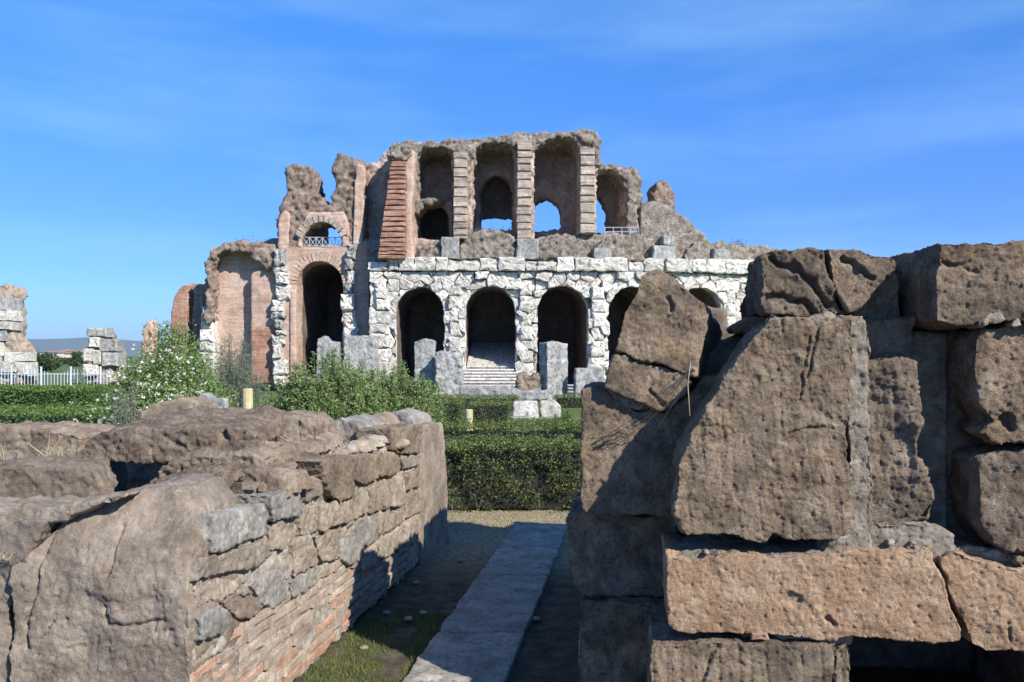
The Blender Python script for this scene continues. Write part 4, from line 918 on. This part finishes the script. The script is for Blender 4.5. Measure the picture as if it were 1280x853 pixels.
def post(px0, px1, yt, D, label, zb=-.2):
    r = (px1 - px0) / 2 / F * D; x = ((px0 + px1) / 2 - CX) / F * D; zt = EYE - (yt - HY) / F * D
    V, Fc = tube([(x, D, zb), (x, D, zt - .015), (x, D, zt)], [r, r, r * .9], 12); tag(link('wooden_post', raw(V, Fc), M['wood'], None, False), label, 'post')
post(303, 316, 486, 10.5, 'round pale wooden post behind the big dark slab')
post(581, 591, 512, 16.5, 'short pale wooden post rising between the hedges')

# ------------------------------------------------------------------ hedges
def hedge(name, x0, x1, y0, y1, h, mat, label, dens=2600, leaf=.022, gaps=.0, group='clipped hedges of the garden', y_skew=0.0):
    zb = float(ground_z(0, (y0 + y1) / 2)); root = empty(name, ((x0 + x1) / 2, (y0 + y1) / 2, zb), label, 'hedge', group)
    r = np.random.RandomState(int(abs(x0 * 31 + y0 * 77))); L = x1 - x0; Wd = y1 - y0
    def surf(n, kind):
        a = r.uniform(0, 1, n); b = r.uniform(0, 1, n)
        if kind == 0: P = np.c_[x0 + a * L, np.full(n, y0), zb + b * h]; N = np.tile([0, -1.0, 0.1], (n, 1))
        elif kind == 1: P = np.c_[x0 + a * L, y0 + b * Wd, np.full(n, zb + h)]; N = np.tile([0, 0, 1.0], (n, 1))
        elif kind == 2: P = np.c_[x0 + a * L, np.full(n, y1), zb + b * h]; N = np.tile([0, 1.0, 0.1], (n, 1))
        else:
            s = r.randint(0, 2, n); P = np.c_[np.where(s, x1, x0), y0 + a * Wd, zb + b * h]; N = np.c_[np.where(s, 1.0, -1.0), np.zeros(n), np.zeros(n)]
        return P, N
    Ps, Ns = [], []
    for kd, ar in ((0, L * h), (1, L * Wd), (2, L * h * .3), (3, 2 * Wd * h)):
        P, N = surf(int(ar * dens), kd); Ps.append(P); Ns.append(N)
    P = np.concatenate(Ps); N = np.concatenate(Ns)
    clump = fbm(P * 6.0, 3); off = .075 * clump + np.where(N[:, 2] > .5, r.uniform(-.07, .03, len(P)), r.uniform(-.17, .03, len(P))) ; P = P + N * off[:, None]
    zz = (P[:, 2] - zb) / h
    if gaps: keep = (perlin(P * 5.5 + 3) + .5 * perlin(P * 13) > -.62 + gaps * (.55 + .7 * (1 - zz)) * (N[:, 2] < .5)) ; P, N = P[keep], N[keep]
    tips = (P[:, 2] > zb + h - .07) & (r.uniform(0, 1, len(P)) < .5)
    link('foliage', leaves_mesh(P[~tips], leaf, N[~tips], .45, .6), mat, root); link('new_growth', leaves_mesh(P[tips], leaf, N[tips], .6, .6), M['tips'], root)
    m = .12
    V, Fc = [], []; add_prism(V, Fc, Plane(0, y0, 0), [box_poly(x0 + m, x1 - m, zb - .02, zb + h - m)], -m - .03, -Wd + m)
    me = voxelize(V, Fc, .05 if L < 5 else .12, 1); displace(me, lambda co, no: .04 * fbm(co * 7, 3)); link('shade_core', me, M['hedge_core'], root, True)  # solid filler painted near-black to stand for the shade between the leaves
    st = []
    for k in range(int(L / .3)):
        x = x0 + .06 + k * .3 + r.uniform(-.04, .04); y = y0 + r.uniform(.06, .25)
        for q in range(2): st.append(tube([(x, y, zb - .02), (x + r.uniform(-.06, .06), y + r.uniform(-.05, .05), zb + h * .22), (x + r.uniform(-.14, .14), y + r.uniform(-.1, .02) - .03, zb + h * .32)], [.008, .006, .003], 4))
    V, Fc = join_tubes(st); tag(link('stems', raw(V, Fc), M['hstem'], root), kind='stuff')
    return root
hedge('hedge', -2.2, 2.4, 9.0, 9.6, .70, M['hedge'], 'nearest clipped box hedge closing the gap between the two walls', dens=7000, leaf=.026, gaps=.62)
hedge('hedge', -3.0, 3.6, 12.4, 13.0, .68, M['hedge'], 'second clipped box hedge seen just over the nearest one', dens=3800, leaf=.030, gaps=.85)
hedge('hedge', -2.6, -1.0, 18.2, 19.2, .80, M['hedge'], 'short box hedge left of the short pale post', dens=1800, leaf=.032)
hedge('hedge', -.95, -.02, 19.5, 20.4, .72, M['hedge'], 'low box hedge right of the short pale post, before the white cut blocks', dens=1600, leaf=.034)
hedge('hedge', -4.5, .2, 31, 32, .5, M['hedge'], 'far low box hedge before the long low slab', dens=700, leaf=.05)
hedge('hedge', 1.6, 4.5, 33, 34, .45, M['hedge'], 'far low box hedge at the foot of the tall square pillar', dens=700, leaf=.05)
hedge('hedge', -16.5, -9.6, 22, 23.6, .98, M['hedge_bright'], 'bright green hedge at the left edge below the white fence', dens=1300, leaf=.055)
hedge('hedge', -11.5, -6.2, 15.4, 17.0, .72, M['hedge_bright'], 'lower light green hedge in front of the bright green one at the left', dens=1500, leaf=.042)
hedge('hedge', -6.9, -3.2, 14.5, 15.4, .76, M['hedge'], 'box hedge behind the round wooden post', dens=1900, leaf=.034)

# ------------------------------------------------------------------ shrubs
def shrub(name, px0, px1, yt, D, mat, label, cat='shrub', nst=60, per=130, leaf=.05, spread=1.0, aspect=.4, flowers=0, upright=.5, depth=.7, seed=1, zb=None, prof=None, jitter=.05):
    r = np.random.RandomState(seed); xc = ((px0 + px1) / 2 - CX) / F * D; hw = (px1 - px0) / 2 / F * D
    zb = float(ground_z(0, D)) if zb is None else zb; zt = EYE - (yt - HY) / F * D; H = zt - zb
    root = empty(name, (xc, D, zb), label, cat); st, P = [], []
    for k in range(nst):
        a = r.uniform(0, 2 * math.pi); q = math.sqrt(r.uniform(0, 1)); ex = math.cos(a) * q; ey = math.sin(a) * q
        hh = H * (1 - (q ** 2) * (1 - upright)) * (r.uniform(.86, 1.04) if k % 4 == 0 else r.uniform(.55, .86))
        if prof: hh *= np.interp(ex, *prof)
        b = np.array([xc + ex * hw * .35, D + ey * hw * depth * .35, zb]); t = np.array([xc + ex * hw * r.uniform(.85, 1.0), D + ey * hw * depth, zb + hh])
        mid = (b + t) / 2 + np.array([ex * hw * .12, ey * hw * .1, H * .05])
        st.append(tube([b, mid, t], [.012, .008, .003], 4))
        s = r.uniform(.12, 1.0, per)[:, None]; c = (1 - s) ** 2 * b + 2 * s * (1 - s) * mid + s ** 2 * t
        c = c + r.normal(size=(per, 3)) * jitter * (1.15 - s) * 2.0 * max(H, 1) * [1, 1, .7]; P.append(c)
    P = np.concatenate(P); P = P[P[:, 2] > zb + .03]
    link('foliage', leaves_mesh(P, leaf, None, 0, aspect), mat, root); V, Fc = join_tubes(st); tag(link('stems', raw(V, Fc), M['stem'], root), kind='stuff')
    if flowers:
        fr = P[P[:, 1] < D - .1 * hw]; c0 = fr[r.choice(len(fr), flowers, False)]; c0 = c0 + (c0 - [xc, D, zb + H * .4]) * .14 + [0, -.10, 0]
        cl = np.concatenate([c0 + r.normal(size=c0.shape) * .014 for _ in range(5)]); link('flowers', leaves_mesh(cl, leaf * .74, None, 0, .8), M['flower'], root)
    return root
shrub('flowering_shrub', 138, 288, 404, 14.5, M['shrub'], 'big white flowered green shrub left of the brick niche', nst=230, per=430, leaf=.058, flowers=620, upright=.42, seed=3, jitter=.085)
shrub('flowering_shrub', 170, 225, 386, 15.2, M['shrub'], 'thin leafy shoots rising above the big white flowered shrub', nst=16, per=120, leaf=.05, upright=.8, seed=5, jitter=.03)
shrub('grey_bush', 252, 330, 412, 16.5, M['olive'], 'feathery grey green bush right of the white flowered shrub', nst=130, per=330, leaf=.055, aspect=.2, upright=.5, seed=8, jitter=.06)
shrub('leafy_bush', 338, 482, 441, 12.2, M['bush'], 'green bush with upright shoots before the tall brick arch', nst=300, per=270, leaf=.055, aspect=.34, upright=.8, seed=11, depth=.6, jitter=.05)
shrub('leafy_bush', 436, 562, 453, 12.8, M['bush'], 'lower green bush with upright shoots before the first white arch', nst=240, per=250, leaf=.054, aspect=.32, upright=.78, seed=14, depth=.6, jitter=.05)
shrub('leafy_bush', 300, 372, 474, 13.2, M['bush'], 'small dark bush between the round post and the tall bush', nst=50, per=170, leaf=.045, upright=.6, seed=17, depth=.6)
shrub('pale_weed', 128, 185, 462, 13.0, M['olive'], 'pale silvery weed at the left foot of the flowering shrub', nst=40, per=140, leaf=.04, aspect=.3, upright=.5, seed=19)
shrub('pale_weed', 80, 128, 455, 24.0, M['olive'], 'pale weed before the far white fence', nst=26, per=130, leaf=.07, aspect=.3, upright=.6, seed=23)
shrub('small_plant', 688, 722, 500, 17.0, M['hedge_bright'], 'small bright green plant beside the upright block of the tall wall', 'plant', nst=40, per=150, leaf=.04, upright=.4, seed=29)
shrub('leafy_bush', 95, 160, 478, 20.5, M['hedge_bright'], 'dark green bush at the right end of the bright hedge', nst=60, per=200, leaf=.06, upright=.6, seed=31)

# ------------------------------------------------------------------ far left: pillars, fence, trees, houses
def far_pillar(pts, D, label, blocks):
    pl = Plane((sum(p[0] for p in pts) / len(pts) - CX) / F * D, D, 0); xs = [pl.at(*pl.uv(*p))[0] for p in pts]
    root = empty('ruined_pillar', (sum(xs) / len(xs), D, GZ), label, 'ruin')
    multi('pillar_core', [(pl, [rough_poly(pl.poly(pts), .3, .08, 1.5)], -.2, -2.0)], .1, conc(.12, 1.6), M['rubble'], root)
    for (x0, x1, y0, y1, m) in blocks:
        chunk('stone', pl, pl.poly([(x0, y1), (x1, y1), (x1, y0), (x0, y0)]), .1 + random.uniform(-.1, .1), -1.2, m, root, jit=.05, bevel=.07, bulge=0, step=.4)
far_pillar([(-40, 480), (-40, 356), (0, 356), (9, 358), (12, 366), (9, 380), (11, 396), (12, 420), (23, 436), (25, 480)], 56, 'ruined white and grey pillar cut by the left edge of the photo',
           [(-38, 14, 372, 388, M['greywhite']), (-38, 15, 388, 401, WH), (-38, 15, 402, 412, WH), (-38, 8, 414, 426, M['greywhite']), (6, 33, 440, 452, WH), (2, 22, 452, 466, WH), (-38, 4, 428, 445, WH), (-38, 2, 446, 468, M['greywhite']), (22, 35, 453, 470, WH)])
far_pillar([(105, 480), (107, 432), (109, 426), (110, 416), (116, 413), (130, 414), (130, 427), (141, 430), (143, 480)], 62, 'short ruined pillar with white blocks left of the flowering shrub',
           [(108, 133, 410, 421, M['greywhite']), (111, 125, 422, 434, WH), (124, 146, 424, 440, M['greywhite']), (104, 116, 436, 452, WH), (116, 126, 438, 456, WH), (127, 148, 441, 458, M['greywhite']), (104, 122, 456, 470, WH)])

def fence():
    root = empty('picket_fence', ((50 - CX) / F * 40, 40, GZ), 'pale blue white metal fence at the far left behind the hedge', 'fence')
    D = 40; zt = EYE - (468 - HY) / F * D; X = lambda p: (p - CX) / F * D
    x = X(-60); k = 0; m0 = None
    while x < X(140):
        top = zt + .12 * math.sin(k * .55)
        if k % 9 == 0: V, Fc = tube([(x, D, GZ - .05), (x, D, zt + .35)], .045, 6); link('post', raw(V, Fc), M['bluewhite'], root)
        else: V, Fc = tube([(x, D, GZ + .05), (x, D, top + .12)], .016, 4); link('picket', raw(V, Fc), M['bluewhite'], root)
        x += .15; k += 1
    for z in (GZ + .15, zt): V, Fc = tube([(X(-60), D + .04, z), (X(140), D + .04, z)], .025, 4); link('rail', raw(V, Fc), M['bluewhite'], root)
fence()

def tree(px, yt, wpx, D, label, seed):
    r = np.random.RandomState(seed); x = (px - CX) / F * D; zt = EYE - (yt - HY) / F * D; rad = wpx / 2 / F * D; H = zt - GZ
    root = empty('broad_tree', (x, D, GZ), label, 'tree', 'trees far beyond the ruins')
    th = H * .35; V, Fc = tube([(x, D, GZ), (x + .1, D, GZ + th), (x, D, GZ + H * .7)], [.22, .16, .06], 7); link('trunk', raw(V, Fc), M['stem'], root)
    P = []
    for k in range(26):
        c = np.array([x, D, GZ + H * .55]) + r.normal(size=3) * [rad * .45, rad * .45, H * .2]; c[2] = min(c[2], zt - H * .12)
        P.append(c + r.normal(size=(130, 3)) * [rad * .2, rad * .2, H * .08])
    link('crown', leaves_mesh(np.concatenate(P), .32, None, 0, .6), M['tree'], root)
tree(47, 440, 34, 105, 'round dark green tree right of the left edge pillar', 1); tree(62, 447, 26, 118, 'lower dark tree beside the round one, before the far houses', 2)
tree(12, 446, 30, 130, 'dark tree mostly hidden by the left edge pillar', 3)
tree(97, 441, 14, 170, 'small slim dark tree between the far houses and the short pillar', 5); tree(88, 447, 20, 210, 'small grey green tree before the far houses', 7)

def house(px0, px1, yt, D, mat, roofm, label):
    x0, x1 = (px0 - CX) / F * D, (px1 - CX) / F * D; zt = EYE - (yt - HY) / F * D; root = empty('far_house', ((x0 + x1) / 2, D + 4, GZ), label, 'house', 'houses far beyond the ruins')
    def bx(nm, a, b, c, d, e, f, m):
        V = [(x, y, z) for x in (a, b) for y in (c, d) for z in (e, f)]; link(nm, raw(V, [(0, 1, 3, 2), (4, 6, 7, 5), (0, 4, 5, 1), (2, 3, 7, 6), (0, 2, 6, 4), (1, 5, 7, 3)]), m, root)
    bx('wall', x0, x1, D, D + 9, GZ, zt, mat)
    ov = .4; V = [(x0 - ov, D - ov, zt), (x1 + ov, D - ov, zt), (x1 + ov, D + 9 + ov, zt), (x0 - ov, D + 9 + ov, zt), (x0 + 1, D + 4.5, zt + .9), (x1 - 1, D + 4.5, zt + .9)]
    link('roof', raw(V, [(0, 1, 5, 4), (2, 3, 4, 5), (1, 2, 5), (3, 0, 4), (3, 2, 1, 0)]), roofm, root)
    n = max(2, int((x1 - x0) / 3.2)); z = 1.2
    while z < zt - 1.4:
        for k in range(n):
            xx = x0 + (x1 - x0) * (k + .5) / n; bx('window', xx - .5, xx + .5, D - .06, D + .1, z, z + 1.3, M['blue'])
        z += 3
cream = plain('cream_render', (.62, .55, .46)); tile = plain('roof_tile', (.30, .19, .14)); wht = plain('white_render', (.72, .70, .66))
house(60, 72, 441, 330, cream, tile, 'cream house with a tiled roof on the horizon beside the dark tree'); house(73, 80, 439, 360, wht, tile, 'small white house on the horizon, middle of the row')
house(80, 90, 442, 300, cream, tile, 'low wide house with a red roof on the horizon'); house(91, 100, 440, 390, wht, tile, 'white house on the horizon left of the short pillar'); house(50, 60, 441, 420, wht, tile, 'farthest white house partly behind the dark tree')

def mountains():
    n = 60; xs_ = np.linspace(-7000, 2500, n); D = 9000
    h = np.interp(xs_, [-7000, -5600, -5200, -4700, -4200, -3700, -3000, 2500], [160, 200, 190, 220, 180, 130, 60, 20]) + 25 * fbm(np.c_[xs_ * .001, np.zeros(n), np.zeros(n)], 4)
    V = [(x, D, -5) for x in xs_] + [(x, D + 900, z) for x, z in zip(xs_, h)] + [(x, D + 2500, -5) for x in xs_]
    Fc = [(i, i + 1, i + 1 + n, i + n) for i in range(n - 1)] + [(i + n, i + 1 + n, i + 1 + 2 * n, i + 2 * n) for i in range(n - 1)]
    tag(link('mountains', raw(V, Fc), plain('mountain_scrub', (.10, .12, .07)), None, True), kind='structure')
mountains()

# ------------------------------------------------------------------ ground cover near the path and dry grass on the wall
def cover():
    r = np.random.RandomState(4); P = []
    def blades(P, h, mat, name, label=None, lean=.5):
        n = len(P); a = r.uniform(0, 2 * math.pi, n); wv = r.uniform(.0012, .003, n); hh = r.uniform(.5, 1.2, n) * h; l = r.normal(size=(n, 2)) * lean * hh[:, None]
        V = np.empty((n, 3, 3)); V[:, 0] = P + np.c_[np.cos(a) * wv, np.sin(a) * wv, np.zeros(n)]; V[:, 1] = P - np.c_[np.cos(a) * wv, np.sin(a) * wv, np.zeros(n)]; V[:, 2] = P + np.c_[l, hh]
        me = bpy.data.meshes.new('b'); me.from_pydata(V.reshape(-1, 3).tolist(), [], np.arange(n * 3).reshape(-1, 3).tolist())
        o = link(name, me, mat); tag(o, label, name.replace('_', ' '), None, 'stuff'); return o
    def patch(x0, x1, y0, y1, n, f):
        q = np.c_[r.uniform(x0, x1, n), r.uniform(y0, y1, n), np.zeros(n)]; q = q[f(q)]; q[:, 2] = ground_z(0, q[:, 1]) - .012; return q
    left = lambda q: (q[:, 1] < 5.5 + .7 * perlin(q * 3)) & (q[:, 0] > -1.67 + .1415 * q[:, 1] + .01) & (q[:, 0] < -.53 + .1415 * (q[:, 1] - 4.31)) & (perlin(q * 4) > -.35)
    blades(patch(-1.3, .2, 2.8, 6.4, 90000, left), .026, M['grass'], 'short_grass', 'short sparse grass between the low wall and the path slabs')
    blades(patch(-1.2, 1.6, 8.1, 9.1, 14000, lambda q: perlin(q * 5) > -.6), .022, M['drygrass'], 'dry_grass', 'dry grass strip at the foot of the nearest hedge')
    blades(patch(-14, 6, 13.6, 42, 60000, lambda q: perlin(q * .5) > -.5), .09, M['grass'], 'lawn_grass', 'rough lawn between the hedges and the amphitheatre')
    T = []
    for (x, y, Y, n, s) in ((60, 560, 5.0, 60, .05), (62, 565, 4.9, 60, .05), (5, 575, 4.6, 40, .05), (95, 565, 4.7, 60, .05), (395, 575, 4.95, 60, .03), (330, 585, 4.5, 30, .04), (420, 560, 5.5, 50, .05), (375, 555, 5.2, 30, .03),
                            (215, 645, 3.6, 110, .05), (200, 640, 3.7, 80, .05), (165, 628, 3.7, 70, .04), (10, 690, 3.4, 40, .03), (300, 608, 4.3, 70, .06), (440, 550, 5.9, 50, .06), (365, 600, 4.5, 60, .04), (498, 535, 6.6, 40, .05), (270, 632, 3.95, 60, .04)):
        c = np.array([(x - CX) / F * Y, Y, EYE - (y - HY) / F * Y - .03]); T.append(c + r.normal(size=(n, 3)) * [s, s, .006])
    blades(np.concatenate(T), .055, M['drygrass'], 'straw', 'dry straw caught between the stones of the low wall', 1.3)
    tw = []
    for (x, y, Y, n, L_) in ((58, 572, 4.75, 4, .16), (375, 560, 4.9, 3, .12), (425, 565, 5.0, 2, .12), (5, 575, 4.6, 3, .1), (222, 655, 3.5, 3, .08)):
        c = np.array([(x - CX) / F * Y, Y, EYE - (y - HY) / F * Y])
        for k in range(n):
            a = r.uniform(-1, 1); e = c + np.array([a * L_, r.uniform(-.05, .05), r.uniform(.3, 1) * L_]); m_ = (c + e) / 2 + [a * .03, 0, .04 * r.uniform(.3, 1)]
            tw.append(tube([c, m_, e], [.0028, .002, .0008], 4))
    V, Fc = join_tubes(tw); tag(link('dry_stalks', raw(V, Fc), M['twig']), 'curved dry stalks sprouting from the low wall', 'stalks', None, 'stuff')
    # small fallen stones and leaves on the shaded ground
    for k, (x, y, Y) in enumerate(((510, 775, 5.33), (528, 768, 5.45), (483, 768, 5.45), (520, 730, 6.18), (575, 702, 6.85), (600, 698, 6.95), (455, 812, 4.8), (670, 775, 5.33))):
        c = ((x - CX) / F * Y, Y, 0); pl = Plane(c[0], c[1], 0)
        tag(chunk('pebble', pl, [(-.02, 0), (.02, 0), (.025, .012), (0, .02), (-.022, .012)], .015, -.02, M['rubble'], None, jit=.003, bevel=.005, bulge=.004, step=.03), ('pale pebble nearest the middle of the shaded path edge', 'pebble right beside the first one against the path', 'left one of the two pebbles close together', 'pebble half way along the shaded ground', 'left pebble before the cross slabs', 'right pebble before the cross slabs', 'pebble nearest the camera, on the grass', 'pebble in the dark strip right of the path')[k], 'pebble', 'pebbles beside the path')
cover()

def haze():
    V = [(x, y, z) for x in (-9000, 4000) for y in (-60, 12500) for z in (-8, 330)]
    o = link('haze', raw(V, [(0, 1, 3, 2), (4, 6, 7, 5), (0, 4, 5, 1), (2, 3, 7, 6), (0, 2, 6, 4), (1, 5, 7, 3)]), None); o['kind'] = 'stuff'; o['label'] = 'faint pale blue haze over the far hills and houses'
    o['category'] = 'haze'
    m = bpy.data.materials.new('haze'); m.use_nodes = True; nt = m.node_tree; nt.nodes.remove(nt.nodes['Principled BSDF'])
    v = nt.nodes.new('ShaderNodeVolumePrincipled'); v.inputs['Color'].default_value = (.72, .86, 1, 1); v.inputs['Density'].default_value = 6.5e-5; v.inputs['Anisotropy'].default_value = .2
    nt.links.new(v.outputs[0], nt.nodes['Material Output'].inputs['Volume']); o.data.materials.append(m)
haze()
